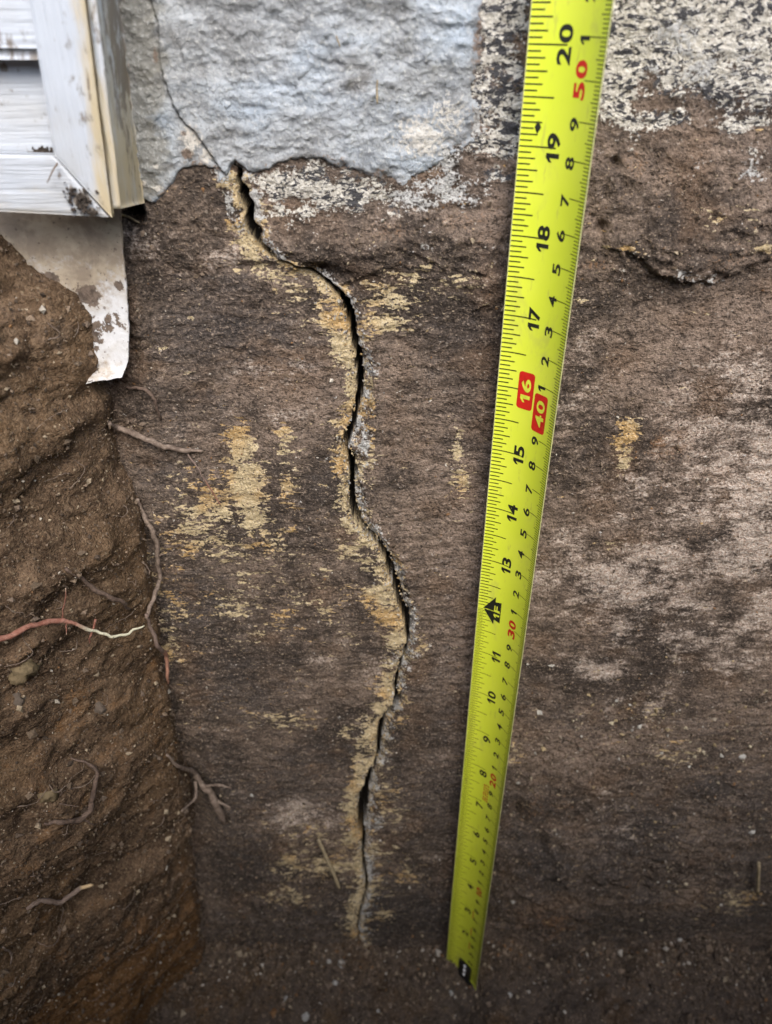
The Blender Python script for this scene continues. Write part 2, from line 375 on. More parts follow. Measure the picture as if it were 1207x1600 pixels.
# the grid follows the crack so that its lips stay sharp
u0 = .0
u = np.unique(np.round(np.r_[np.arange(-.30, -.15, .0011), np.arange(-.15, .135, .00058), np.arange(.135, .33, .0011), np.arange(u0-.006, u0+.006, .00022)], 6))
zz = np.r_[np.arange(-.03, .20, .0008), np.arange(.20, .562, .00056)]
U, ZG = np.meshgrid(u, zz)
xc = np.interp(ZG, CZ, CX)
XG = np.where(U < u0, u[0]+(U-u[0])*(xc-u[0])/(u0-u[0]), u[-1]-(u[-1]-U)*(u[-1]-xc)/(u[-1]-u0))
H = wall_h(XG, ZG)
d = XG-crack_x(ZG); hw = np.maximum(crack_w(ZG)*.5, .00015)
open_ = sstep(Z_HAIR+.004, Z_HAIR-.004, ZG)
chs = blobs(XG, ZG, [(575, 640, 25, 110, 1), (575, 810, 35, 60, 1), (625, 920, 25, 80, 1), (630, 1040, 18, 60, .8), (600, 1130, 25, 60, 1), (590, 1260, 25, 60, 1)])
chw = .0012+.0042*chs*(1+.5*pn(ZG*150, ZG*0, 80))
cham = np.clip(1-(d-hw)/chw, 0, 1)*(d > 0)*(.001+.0045*chs)
shelf = np.clip(1-(-d-hw)/(.0035*(1+.5*pn(ZG*130, ZG*0+4, 81))), 0, 1)*(d < 0)*.0014
slot = 1-sstep(hw*.75, hw+.00035, np.abs(d))
depth = .020*np.clip(CW.max()*0+np.interp(ZG, CZ, np.clip(CW/.0016, .08, 1)), 0, 1)*(1-.75*blobs(XG, ZG, [(480, 425, 30, 14, 1), (635, 1020, 14, 30, .8), (600, 1185, 14, 12, .9)]))
H = H-open_*(slot*depth+cham+shelf)
crackm = open_*np.clip(sstep(.0012, .004, slot*depth), 0, 1)
wl = .0066*(1+.8*pn(ZG*60, ZG*0+6, 82)+.5*pn(ZG*260, ZG*0+2, 83))*np.interp(ZG, [.0, .10, .2, .45], [1.5, 1.4, 1.2, .8]); wr = .0048*(1+.8*pn(ZG*90, ZG*0+9, 84)+.5*pn(ZG*300, ZG*0+5, 85))*np.interp(ZG, [.0, .10, .2, .45], [2.0, 1.6, 1.1, .8])
bandL = open_*np.exp(-np.clip(-(d+hw), 0, 1)**2/np.maximum(wl, .0006)**2)*(d < 0); bandR = open_*np.exp(-np.clip(d-hw, 0, 1)**2/np.maximum(wr, .0005)**2)*(d >= 0)
H = H+(bandL+bandR)*(1-slot)*(.0015*fbm(XG*300, ZG*300, 3, 86)+.0005)
# colour zones of the face
_P = lambda *a: list(a)
TAN = _P((375, 700, 22, 50, 1.0), (575, 1330, 40, 30, .62), (575, 1390, 26, 30, .6), (600, 1425, 24, 14, .6), (560, 1420, 14, 30, .75), (590, 1250, 36, 50, .6), (480, 1300, 60, 40, .4), (375, 700, 26, 45, .8), (383, 760, 34, 62, 1.1), (396, 810, 22, 25, 1.15), (335, 790, 70, 45, .66), (300, 820, 60, 45, .54), (340, 852, 95, 28, .62), (415, 835, 55, 34, .5),
    (445, 690, 18, 32, .68), (450, 750, 18, 55, .64), (300, 760, 45, 35, .42), (350, 680, 20, 25, .5), (430, 860, 40, 30, .42),
    (610, 470, 55, 30, .78), (600, 505, 60, 16, .85), (640, 430, 40, 30, .55), (580, 450, 30, 20, .6), (720, 440, 60, 30, .42),
    (500, 470, 50, 22, .7), (525, 500, 45, 30, .75), (470, 455, 50, 20, .5), (400, 400, 26, 30, .66), (440, 430, 55, 18, .55), (385, 375, 16, 40, .7), (535, 540, 22, 40, .7),
    (547, 600, 11, 50, .9), (540, 665, 14, 30, .9), (530, 720, 12, 40, .9), (540, 780, 11, 40, .85), (550, 850, 26, 22, .85), (572, 870, 26, 25, .7), (590, 930, 28, 24, .95),
    (605, 960, 30, 24, .95), (618, 1000, 18, 40, .9), (608, 1070, 13, 30, .9), (600, 1110, 20, 22, .9), (580, 1150, 22, 30, .85), (565, 1200, 18, 30, .85), (552, 1260, 12, 50, .95),
    (550, 1310, 18, 20, .9), (580, 650, 11, 50, .62), (580, 700, 9, 40, .6), (655, 1000, 22, 26, .6), (625, 1130, 18, 30, .5), (590, 1220, 12, 30, .5),
    (714, 690, 14, 30, .7), (716, 750, 20, 30, .8), (980, 680, 20, 36, .95), (978, 720, 12, 22, .8), (905, 468, 14, 7, .75), (980, 385, 26, 8, .7), (1190, 385, 30, 14, .62),
    (440, 1125, 45, 16, .72), (545, 1145, 22, 14, .6), (515, 1345, 40, 26, .72), (455, 1345, 40, 25, .6), (455, 1390, 40, 18, .55), (590, 1370, 60, 20, .4), (635, 1360, 40, 22, .5),
    (800, 1170, 20, 26, .55), (1060, 1170, 50, 25, .5), (1150, 1400, 40, 25, .55), (1000, 1110, 70, 18, .35), (565, 1440, 12, 18, .7), (260, 960, 50, 120, .42), (380, 940, 120, 70, .36), 
    (950, 850, 30, 8, .5), (450, 950, 130, 80, .36), (1120, 330, 60, 20, .4), (800, 480, 40, 12, .5))
PALE = _P((1000, 930, 200, 90, .42), (1120, 1000, 110, 40, .5), (900, 860, 60, 60, .45), (930, 560, 70, 60, .3), (960, 915, 70, 45, .8), (1030, 865, 80, 25, .72), (970, 985, 22, 30, .72), (1060, 945, 60, 24, .7), (1180, 760, 60, 110, .78), (1190, 960, 40, 40, .8), (1130, 870, 90, 40, .62), (1120, 720, 130, 150, .5), (1060, 880, 160, 60, .5), (1180, 860, 60, 60, .8),
    (1150, 590, 90, 80, .5), (1000, 760, 70, 60, .45), (930, 1045, 50, 20, .72), (1150, 1040, 60, 20, .6), (1000, 1100, 60, 30, .4), (1080, 800, 70, 40, .5),
    (465, 1268, 40, 28, .8), (520, 1280, 20, 18, .65), (500, 1032, 30, 14, .45), (690, 1035, 22, 12, .5), (590, 1050, 60, 50, .3), (860, 630, 60, 40, .42), (870, 900, 60, 40, .5),
    (330, 400, 80, 26, .42), (240, 380, 60, 30, .4), (640, 340, 60, 20, .5), (420, 570, 120, 22, .25), (445, 640, 80, 30, .35), (930, 1250, 80, 60, .22), (960, 1290, 60, 25, .36), (1180, 690, 60, 60, .55))
SPECK = _P((1320, 40, 200, 110, 1), (1300, -80, 300, 120, 1), (1000, -80, 300, 120, 1), (780, -80, 60, 120, 1), (470, 290, 80, 32, .95), (545, 300, 75, 34, .92), (480, 330, 70, 20, .6), (440, 330, 50, 30, .5), (600, 320, 60, 20, .45), (600, 300, 30, 20, .6), (410, 300, 24, 26, .6),
    (780, 40, 60, 100, 1), (780, 150, 60, 70, 1), (790, 220, 60, 45, .85), (790, 270, 50, 24, .55), (1050, 60, 260, 100, 1), (960, 120, 80, 60, 1), (1180, 120, 120, 60, 1), (1100, 30, 200, 120, 1),
    (1000, 185, 120, 26, .7), (1140, 190, 90, 20, .55), (960, 230, 60, 20, .45), (1180, 240, 60, 20, .4))
RUST = _P((1020, 60, 16, 60, .55), (1055, 140, 24, 14, .6), (1050, 700, 60, 50, .55), (1030, 690, 24, 20, .7), (1110, 740, 60, 40, .5), (1120, 830, 60, 40, .42), (950, 980, 50, 30, .4), (930, 410, 30, 16, .5), (620, 350, 90, 30, .4), (1120, 400, 60, 30, .4),
    (1000, 250, 120, 60, .3), (860, 1260, 80, 40, .4), (860, 1430, 90, 40, .5), (600, 620, 30, 20, .35), (300, 290, 40, 30, .35), (380, 1350, 40, 20, .4), (680, 340, 90, 20, .42), (740, 340, 60, 60, .3))
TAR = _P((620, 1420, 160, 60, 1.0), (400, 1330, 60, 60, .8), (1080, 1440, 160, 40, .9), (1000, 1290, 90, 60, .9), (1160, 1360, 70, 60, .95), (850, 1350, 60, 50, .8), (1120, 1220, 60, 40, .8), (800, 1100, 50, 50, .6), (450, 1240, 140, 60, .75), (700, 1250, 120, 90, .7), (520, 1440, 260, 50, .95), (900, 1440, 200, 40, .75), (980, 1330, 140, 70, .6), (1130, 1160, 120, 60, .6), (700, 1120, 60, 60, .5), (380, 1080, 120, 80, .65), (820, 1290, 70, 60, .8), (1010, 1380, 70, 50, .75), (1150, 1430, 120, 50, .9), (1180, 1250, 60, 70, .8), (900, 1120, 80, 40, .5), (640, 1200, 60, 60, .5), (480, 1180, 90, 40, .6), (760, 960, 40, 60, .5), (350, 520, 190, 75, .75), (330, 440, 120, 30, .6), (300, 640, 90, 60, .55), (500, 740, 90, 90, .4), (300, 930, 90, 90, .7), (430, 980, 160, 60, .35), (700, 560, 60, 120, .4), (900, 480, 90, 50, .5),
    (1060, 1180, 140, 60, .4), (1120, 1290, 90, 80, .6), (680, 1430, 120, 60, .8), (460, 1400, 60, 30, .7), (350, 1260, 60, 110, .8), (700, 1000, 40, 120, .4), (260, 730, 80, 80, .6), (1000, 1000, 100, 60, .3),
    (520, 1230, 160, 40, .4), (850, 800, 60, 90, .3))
TONE = _P((560, 570, 600, 120, .25), (1080, 560, 160, 120, .5), (1000, 300, 260, 110, .35), (640, 370, 160, 60, .42), (290, 370, 90, 60, .42), (430, 620, 200, 60, .25), (1000, 850, 260, 200, .3))
CEM = _P((660, 235, 70, 45, .85), (690, 290, 70, 34, .72), (640, 310, 50, 22, .62), (720, 190, 45, 50, .9), (400, 320, 12, 36, .75), (405, 345, 14, 20, .6), (350, 275, 16, 22, .8), (360, 310, 10, 36, .62), (375, 350, 14, 26, .5),
    (570, 695, 10, 24, .85), (563, 790, 12, 30, .8), (582, 828, 16, 16, .85), (622, 905, 10, 30, .75), (634, 950, 8, 22, .7), (575, 1360, 12, 26, .8), (590, 1280, 12, 26, .6), (632, 1030, 10, 30, .6), (1180, 270, 60, 30, .4), (1070, 430, 60, 24, .45), (560, 640, 8, 30, .3), (1060, 50, 45, 70, .62), (1110, 110, 50, 40, .6), (1020, 110, 20, 40, .45),
    (660, 380, 20, 50, .35))
def zone(lst): return blobs(XG, ZG, lst)
def col3(c): return np.array(c)[None, None]
def lerp(A, B, k): return A+(B-A)*np.clip(k, 0, 1)[..., None]
N1 = fbm(XG*90, ZG*260, 5, 200, .66); N2 = fbm(XG*70, ZG*80, 6, 206, .68); N3 = fbm(XG*13, ZG*17, 4, 212); N4 = fbm(XG*38, ZG*38, 4, 217)
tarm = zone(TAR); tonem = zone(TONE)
k = .46+.32*N1+1.15*N2+1.0*N3+.45*tonem
base = lerp(col3((.068, .053, .043)), col3((.285, .213, .163)), sstep(-.05, 1.1, k))
base = lerp(base, col3((.185, .118, .074)), sstep(.0, .45, N4)*.6)
base = lerp(base, col3((.045, .036, .031)), sstep(.12, .5, fbm(XG*45, ZG*70, 5, 260, .65))*.6)
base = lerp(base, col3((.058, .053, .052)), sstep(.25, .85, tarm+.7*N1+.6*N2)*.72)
lowdark = 0
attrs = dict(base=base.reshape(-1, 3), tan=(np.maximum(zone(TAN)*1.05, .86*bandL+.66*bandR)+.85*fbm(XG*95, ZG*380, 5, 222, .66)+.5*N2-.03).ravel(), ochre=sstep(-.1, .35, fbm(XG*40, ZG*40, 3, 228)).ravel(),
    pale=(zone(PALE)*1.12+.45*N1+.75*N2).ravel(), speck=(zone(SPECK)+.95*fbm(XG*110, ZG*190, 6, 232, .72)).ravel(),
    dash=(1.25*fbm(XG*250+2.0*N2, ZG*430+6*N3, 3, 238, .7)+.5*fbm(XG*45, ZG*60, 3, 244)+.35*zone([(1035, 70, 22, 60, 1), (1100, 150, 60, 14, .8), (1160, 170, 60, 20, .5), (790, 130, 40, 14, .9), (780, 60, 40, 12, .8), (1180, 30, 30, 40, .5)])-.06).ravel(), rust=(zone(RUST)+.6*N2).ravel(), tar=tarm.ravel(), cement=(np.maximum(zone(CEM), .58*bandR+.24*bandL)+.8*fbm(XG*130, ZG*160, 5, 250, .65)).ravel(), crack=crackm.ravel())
wall = empty('foundation_wall', (0, 0, 0))
tag(wall, 'cracked concrete foundation wall smeared with brown soil behind the yellow tape measure', 'foundation wall')
V = np.stack([XG, -H, ZG], -1).reshape(-1, 3)
nr, nc = XG.shape
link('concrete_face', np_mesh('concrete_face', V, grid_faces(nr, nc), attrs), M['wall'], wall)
def plain_box(name, x0, x1, y0, y1, z0, z1, mat, parent=None):
    Vb = [(x, y, z) for x in (x0, x1) for y in (y0, y1) for z in (z0, z1)]
    Fb = [(0, 1, 3, 2), (4, 6, 7, 5), (0, 4, 5, 1), (2, 3, 7, 6), (0, 2, 6, 4), (1, 5, 7, 3)]
    return link(name, poly_mesh(name, Vb, Fb), mat, parent)
plain_box('concrete_core', -3, 3, .03, .25, -.3, .75, M['side'], wall)
plain_box('concrete_side', .325, 3, .001, .0305, -.3, .75, M['side'], wall)
plain_box('concrete_side', -3, -.295, .001, .0305, -.3, .75, M['side'], wall)
plain_box('concrete_side', -.297, .327, .001, .0305, .56, .75, M['side'], wall)
plain_box('upper_wall', -3, 3, .0, .25, .7505, 2.6, M['upper'], wall)

# ---- cement coat (parging), a broken skin lying on the concrete
EDGE = [(150, -120), (758, -120), (752, 0), (757, 45), (748, 90), (742, 140), (742, 185), (736, 215), (700, 238), (668, 262), (640, 280), (618, 285), (607, 279), (590, 276), (575, 274), (552, 264), (530, 258),
        (508, 249), (490, 246), (480, 249), (472, 245), (462, 250), (455, 245), (440, 252), (428, 262), (415, 266), (402, 268), (388, 265), (378, 257), (369, 252), (362, 262), (352, 285), (343, 282), (336, 262), (322, 257), (305, 259), (288, 262), (279, 268),
        (274, 283), (262, 295), (255, 305), (243, 313), (232, 314), (222, 309), (214, 300), (150, 295)]
EP = wall_xz(EDGE); EP[:, 1] = np.minimum(EP[:, 1], .62)
EP[0] = (-.09, .62); EP[1] = (.031, .62)
pu = np.unique(np.round(np.r_[np.arange(-.092, .034, .00042)], 6)); pz = np.arange(.440, .60, .00042)
PX, PZ = np.meshgrid(pu, pz)
HAIR = wall_xz([(238, -3), (241, 12), (250, 33), (250, 70), (252, 96), (258, 120), (265, 142), (272, 163), (281, 179), (291, 193), (305, 202), (318, 222), (331, 242), (345, 262), (356, 275)])
soft = np.clip(blobs(PX, PZ, [(690, 260, 75, 60, 1), (640, 290, 30, 24, .8), (750, 120, 16, 150, .6), (750, 20, 16, 150, .6)]), 0, 1)
sdp = sdist(PX, PZ, EP)+.0015*fbm(PX*180, PZ*180, 4, 90, .6)+soft*.011*fbm(PX*110, PZ*140, 5, 91, .65)
thick = .0014*(1-.8*soft)
ph = wall_h(PX, PZ)*.5+thick*sstep(-.0003, .0006+.006*soft.max()*soft, sdp)
ridge = fbm(PX*45, PZ*120, 4, 93)
ph += (.0015*ridge+.0005*fbm(PX*170, PZ*230, 4, 97)+.0017*np.maximum(fbm(PX*300, PZ*340, 3, 101), .05))*sstep(-.001, .003, sdp)*(1-.45*soft)
ph -= .0035*sstep(.0, -.0008, sdp)
hd = seg_dist(PX+.0004*pn(PZ*500, PZ*0, 44), PZ, HAIR)
hwid = .00005+.00016*pn(PZ*200, PZ*0+2, 45)+.0001*sstep(.515, .47, PZ)
hm = (1-sstep(hwid, hwid+.00042, hd))*np.clip(.65+.9*pn(PZ*120, PZ*0+7, 47), .15, 1); ph -= .0007*hm; hm = hm*.62
ph += .0007*(1-sstep(.0, .004, hd))*np.where(PX < np.interp(PZ, HAIR[::-1, 1], HAIR[::-1, 0]), -1, 1)
keep = (sdp > -.0022); kf = keep[:-1, :-1] & keep[1:, 1:] & keep[:-1, 1:] & keep[1:, :-1]
def zp(lst): return blobs(PX, PZ, lst).ravel()
P1 = fbm(PX*80, PZ*150, 5, 300, .6); P2 = fbm(PX*22, PZ*40, 4, 306)
GREY = blobs(PX, PZ, [(210, 60, 44, 180, 1.25), (220, 200, 46, 100, 1.1), (235, 290, 34, 34, .75), (300, 230, 20, 30, .2), (560, 40, 120, 30, .3), (470, 190, 90, 40, .25), (700, 130, 60, 100, .45)])
pb = lerp(col3((.25, .255, .255)), col3((.47, .495, .515)), sstep(-.45, .45, P1+.4*P2)); pb = lerp(pb, col3((.45, .54, .64)), sstep(-.1, .4, P2)*.65)
pb = lerp(pb, col3((.235, .225, .19)), sstep(.3, .8, GREY+.7*P1)*.85); pb = lerp(pb, col3((.16, .15, .135)), sstep(.22, .5, fbm(PX*60, PZ*150, 5, 310, .6))*.6)
pattr = dict(base=pb.reshape(-1, 3), grey=zp([(205, 60, 38, 160, .95), (215, 200, 40, 90, .8), (235, 290, 34, 34, .75), (300, 230, 20, 30, .2), (560, 40, 120, 30, .3), (470, 190, 90, 40, .25), (700, 130, 60, 100, .45)]),
    dirt=zp([(295, 238, 10, 10, 1), (290, 208, 8, 7, .9), (245, 88, 7, 20, .62), (310, 200, 14, 10, .5), (235, 308, 20, 12, .5), (700, 275, 60, 20, .7), (640, 290, 40, 14, .5), (340, 262, 14, 12, .6), (200, 100, 16, 60, .4), (480, 40, 20, 10, .35), (210, 250, 14, 50, .45), (740, 150, 12, 60, .35)]),
    white=zp([(660, 215, 60, 50, .7), (700, 180, 50, 50, .6), (300, 215, 24, 30, .7), (325, 245, 16, 20, .7), (250, 293, 10, 6, .9), (227, 284, 8, 6, .8), (247, 258, 5, 5, .9), (560, 230, 60, 30, .3), (245, 270, 5, 5, .6)]),
    crack=hm.ravel())
pattr['dirt'] = np.maximum(pattr['dirt'], (.72*np.exp(-(np.clip(sdp, 0, 1)/.0036)**2)*(.6+.9*fbm(PX*60, PZ*60, 3, 320))).ravel())+(.35*fbm(PX*180, PZ*200, 4, 322)).ravel()*.6
link('cement_coat', np_mesh('cement_coat', np.stack([PX, -ph, PZ], -1).reshape(-1, 3), grid_faces(*PX.shape, kf), pattr), M['parge'], wall)

# ================================================================== SOIL: end bank, trench floor, far bank, ground
BP = wall_xz([(330, 1560), (312, 1475), (300, 1400), (292, 1300), (275, 1220), (256, 1110), (240, 1000), (222, 900), (214, 810), (178, 745), (165, 690), (160, 640), (140, 600), (138, 545), (134, 500), (118, 455), (75, 432), (45, 405), (20, 372), (-20, 350), (-80, 330), (-300, 315)], -.012)
BP = np.vstack([BP, [[-.40, .475], [-.9, .48]]])
t = np.r_[0, np.cumsum(np.hypot(*np.diff(BP, axis=0).T))]
s = np.r_[np.arange(0, .56, .0011), np.linspace(.56, t[-1], 40)]
bx = np.interp(s, t, BP[:, 0]); bz = np.interp(s, t, BP[:, 1])
w = np.r_[np.arange(-.02, .26, .0011), np.linspace(.262, .9, 60)]
BS, BWd = np.meshgrid(s, w, indexing='ij'); BX0 = np.interp(BS, s, bx); BZ0 = np.interp(BS, s, bz)
topk = sstep(.40, .455, BZ0)
BX = BX0-.80*np.maximum(BWd-.012, 0)*(1-.25*topk)
BY = -BWd
BZ = BZ0-topk*.10*np.clip(BWd, 0, .2)
amp = sstep(-.012, .03, BWd)
nn = (.010*fbm(BS*16, BWd*16, 3, 110)+.0055*fbm(BS*45, BWd*45, 4, 114)+.0022*fbm(BS*170, BWd*170, 4, 118)+.0010*fbm(BS*480, BWd*480, 3, 122))
# undercut hollow and the lip over it
nn += .0040*np.maximum(fbm(BS*75, BWd*75, 4, 126, .62), 0)+.0016*np.maximum(fbm(BS*260, BWd*260, 3, 128), .05)
cav = [(.205, .055, .012, .022, -.010), (.120, .10, .03, .05, -.008), (.045, .03, .02, .03, -.006), (.16, .12, .02, .03, .006), (.26, .06, .02, .04, .005)]
for cs, cw_, rs, rw, a in cav: nn += a*np.exp(-((BS-cs)/rs)**2-((BWd-cw_)/rw)**2)
BX = BX+.80*nn*(.35+.65*amp); BY = BY-.60*nn*amp; BZ = BZ+.4*nn*topk
bverts = np.stack([BX, BY, BZ], -1).reshape(-1, 3)
bf = grid_faces(*BX.shape)
ochre = (np.exp(-((BS-.05)/.12)**2)*.9+.4*np.exp(-((BS-.30)/.1)**2)+.5*np.exp(-((BS-.03)/.10)**2-((BWd-.10)/.08)**2)).ravel(); greyb = (.6*np.exp(-((BWd-.0)/.02)**2)*np.exp(-((BS-.1)/.12)**2)+.35*sstep(.36, .46, BS)).ravel()  # strong ochre low on the bank also paints in warm bounced light
bank = tag(link('soil_bank', np_mesh('soil_bank', bverts, bf, dict(ochre=ochre, grey=greyb)), M['soil']), 'brown soil bank closing the left end of the trench', kind='structure')
bank_bvh = BVHTree.FromPolygons(bverts.tolist(), bf.tolist())

fx = np.r_[np.linspace(-.6, -.2, 50), np.arange(-.2, .3, .0016), np.linspace(.302, 3, 60)]; fy = np.r_[np.linspace(-.5, -.14, 40), np.arange(-.138, .012, .0016)]
FX, FY = np.meshgrid(fx, fy)
FZ = .011*fbm(FX*14, FY*14, 3, 130)+.007*fbm(FX*60, FY*60, 4, 134)+.0032*np.maximum(fbm(FX*190, FY*190, 3, 138), -.05)-.006
FZ += .022*np.exp(-((FY-.004)/.016)**2)*np.clip(.45+1.3*fbm(FX*22, FY*9, 4, 139), 0, 1.5)
def fblob(px, py, r, a):
    dd = ray(px, py); tt = -CAM[2]/dd[2]; c = CAM+dd*tt
    return a*np.exp(-(((FX-c[0])**2+(FY-c[1])**2)/r**2))
FZ += fblob(860, 1540, .06, .006)+fblob(540, 1540, .05, .004)+fblob(738, 1560, .011, -.011)+fblob(722, 1540, .01, -.006)
fverts = np.stack([FX, FY, FZ], -1).reshape(-1, 3); ff = grid_faces(*FX.shape)
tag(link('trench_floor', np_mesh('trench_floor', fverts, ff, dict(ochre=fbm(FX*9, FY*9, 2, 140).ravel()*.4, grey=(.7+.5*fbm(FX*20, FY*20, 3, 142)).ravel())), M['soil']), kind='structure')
floor_bvh = BVHTree.FromPolygons(fverts.tolist(), ff.tolist())
# unseen far bank behind the photographer, heightened to shade the trench, then open ground
gx = np.linspace(-3, 3, 140); gs = np.r_[np.linspace(0, .62, 50), np.linspace(.66, 1.4, 12), np.linspace(3, 60, 6)]
GX, GS = np.meshgrid(gx, gs)
prof_y = np.interp(GS, [0, .5, .60, 60], [-.37, -.41, -.52, -60]); prof_z = np.interp(GS, [0, .5, .60, 60], [-.03, .57, .65, .50])
nn = .03*fbm(GX*5, GS*5, 4, 150)*np.exp(-GS*.6)
GXX = GX*(1+np.maximum(GS-1.4, 0)*.5)
gv = np.stack([GXX, prof_y+nn, prof_z+nn*.5], -1).reshape(-1, 3)
tag(link('ground', np_mesh('ground', gv, grid_faces(*GX.shape), dict(ochre=np.zeros(GX.size), grey=np.zeros(GX.size)+.3)), M['soil']), kind='structure')

ey = np.linspace(-.5, .02, 60); ez = np.linspace(-.03, .62, 70); EY, EZ = np.meshgrid(ey, ez)  # unseen bank across the right end, added to block low skylight
EXX = .46+.12*EZ+.03*fbm(EY*8, EZ*8, 4, 155)
tag(link('added_trench_end', np_mesh('added_trench_end', np.stack([EXX, EY, EZ], -1).reshape(-1, 3), grid_faces(*EY.shape), dict(ochre=np.zeros(EY.size), grey=np.zeros(EY.size)+.3)), M['soil']), kind='structure')
def hit(px, py, bvh, lift=0.0):
    d = Vector(ray(px, py)).normalized(); loc, n, i, dist = bvh.ray_cast(Vector(CAM), d)
    if loc is None: return None, None
    if n.dot(d) > 0: n = -n
    return np.array(loc+n*lift), np.array(n)
def surf(px, py, lift=0.0):
    """nearest of bank, floor and wall under a point of the photograph"""
    best = None; d = ray(px, py); dn = d/np.linalg.norm(d)
    for b in (bank_bvh, floor_bvh):
        l, n = hit(px, py, b, lift)
        if l is not None:
            dist = np.linalg.norm(l-CAM)
            if best is None or dist < best[0]: best = (dist, l)
    q = at(px, py, 0); h = float(wall_h(np.array([q[0]]), np.array([q[2]]))[0])
    q = at(px, py, -h-lift); dist = np.linalg.norm(q-CAM)
    if best is None or dist < best[0]: best = (dist, q)
    return best[1]

# ---- loose crumbs and grit, real grains
def crumbs(pos, size, hues, squash=.7):
    """irregular eight-sided grains"""
    n = len(pos)
    base = np.array([(1, 0, 0), (-1, 0, 0), (0, 1, 0), (0, -1, 0), (0, 0, 1), (0, 0, -1)], float)
    tri = np.array([(0, 2, 4), (2, 1, 4), (1, 3, 4), (3, 0, 4), (2, 0, 5), (1, 2, 5), (3, 1, 5), (0, 3, 5)])
    Rm = rng.normal(size=(n, 3, 3)); Q, _ = np.linalg.qr(Rm)
    v = base[None]*rng.uniform(.55, 1.25, (n, 6, 1))*np.array([1, 1, squash])
    v = np.einsum('nij,nkj->nki', Q, v)*size[:, None, None]+pos[:, None]
    F = (tri[None]+6*np.arange(n)[:, None, None]).reshape(-1, 3)
    return v.reshape(-1, 3), F, np.repeat(hues, 6, axis=0)
PAL = np.array([(.13, .095, .065), (.18, .135, .10), (.075, .055, .04), (.25, .185, .13), (.36, .29, .20), (.55, .50, .42), (.24, .13, .06)])
def hue(n, p):
    h = PAL[rng.choice(len(PAL), n, p=p)]; return h*rng.uniform(.75, 1.25, (n, 1))
n = 24000
wx = rng.uniform(-.13, .26, n*2); wz = rng.uniform(0, .53, n*2)
dens = .34+.3*fbm(wx*25, wz*25, 3, 160)+1.2*np.clip(blobs(wx, wz, [(a, b, c, d_, .3+e*.08) for a, b, c, d_, e in SOILTHICK]), 0, 1)
dens -= 1.5*np.clip(blobs(wx, wz, SPECK), 0, 1)*(wz > .45)
k = rng.uniform(0, 1, n*2) < dens
in_parge = sdist(wx, wz, EP) > -.001; k &= ~in_parge
wx, wz = wx[k], wz[k]; wx = wx[:n]; wz = wz[:n]; n = len(wx)
near = np.abs(wx-np.interp(wz, CZ, CX)) < np.interp(wz, CZ, CW)*.8+.0006
wx, wz = wx[~near], wz[~near]; n = len(wx)
sz = .00028+.00042*rng.power(.45, n)+.0007*(rng.uniform(0, 1, n) < .03)
cv, cf, ch = crumbs(np.stack([wx, -wall_h(wx, wz)-sz*.15, wz], 1), sz, hue(n, [.3, .28, .14, .15, .08, .02, .03]))
o = tag(link('soil_crumbs', np_mesh('soil_crumbs', cv, cf, dict(hue=ch), False), M['crumb'], wall), kind='stuff')
n = 4200; rz = rng.uniform(.01, Z_HAIR, n); sd_ = rng.choice([-1, 1], n, p=[.62, .38]); rx = np.interp(rz, CZ, CX)+sd_*(np.interp(rz, CZ, CW)*.62+np.abs(rng.normal(0, .0038, n)))
sz = .00025+.0006*rng.power(.4, n); hu = np.array([(.46, .37, .23), (.40, .28, .13), (.50, .46, .38), (.20, .15, .11), (.33, .32, .30)])[rng.choice(5, n, p=[.35, .2, .15, .2, .1])]*rng.uniform(.7, 1.15, (n, 1))
cv, cf, ch = crumbs(np.stack([rx, -wall_h(rx, rz)+.0004-sz*.2, rz], 1), sz, hu)
tag(link('rim_crumbs', np_mesh('rim_crumbs', cv, cf, dict(hue=ch), False), M['crumb'], wall), kind='stuff')
n = 260; lump = at(np.r_[rng.normal(1040, 110, 130), rng.uniform(820, 1207, 80), rng.uniform(1000, 1207, 50)], np.r_[rng.normal(1150, 32, 130), rng.uniform(1020, 1300, 80), rng.uniform(1280, 1450, 50)])
sz = .0005+.0013*rng.power(.45, n); hu = np.array([(.52, .45, .31), (.44, .34, .19), (.58, .55, .48), (.30, .25, .19)])[rng.choice(4, n)]*rng.uniform(.6, 1.05, (n, 1))
lv, lf, lh = crumbs(np.stack([lump[:, 0], -wall_h(lump[:, 0], lump[:, 2])-sz*.1, lump[:, 2]], 1), sz, hu)
tag(link('cream_crumbs', np_mesh('cream_crumbs', lv, lf, dict(hue=lh), False), M['crumb'], wall), kind='stuff')
def bank_pts(n, s0, s1, w0, w1):
    ss = rng.uniform(s0, s1, n); ww = rng.uniform(w0, w1, n)
    i = np.clip(np.searchsorted(s, ss), 0, len(s)-2); j = np.clip(np.searchsorted(w, ww), 0, len(w)-2)
    P = np.stack([BX, BY, BZ], -1); return P[i, j]+rng.normal(0, .0006, (n, 3))
n = 52000; p = bank_pts(n, 0, .56, 0, .25); sz = .00028+.0006*rng.power(.35, n)+.0014*(rng.uniform(0, 1, n) < .02)
cv, cf, ch = crumbs(p, sz, hue(n, [.26, .22, .20, .18, .10, .02, .02]))
tag(link('bank_crumbs', np_mesh('bank_crumbs', cv, cf, dict(hue=ch), False), M['crumb']), 'loose soil crumbs covering the left bank', 'soil crumbs', kind='stuff')
n = 20000; fxr = rng.uniform(-.16, .27, n); fyr = np.where(rng.uniform(0, 1, n) < .35, -np.abs(rng.normal(0, .012, n)), rng.uniform(-.12, 0, n))
i = np.clip(np.searchsorted(fy, fyr), 0, len(fy)-1); j = np.clip(np.searchsorted(fx, fxr), 0, len(fx)-1)
sz = .0006+.0012*rng.power(.4, n)+.002*(rng.uniform(0, 1, n) < .012)
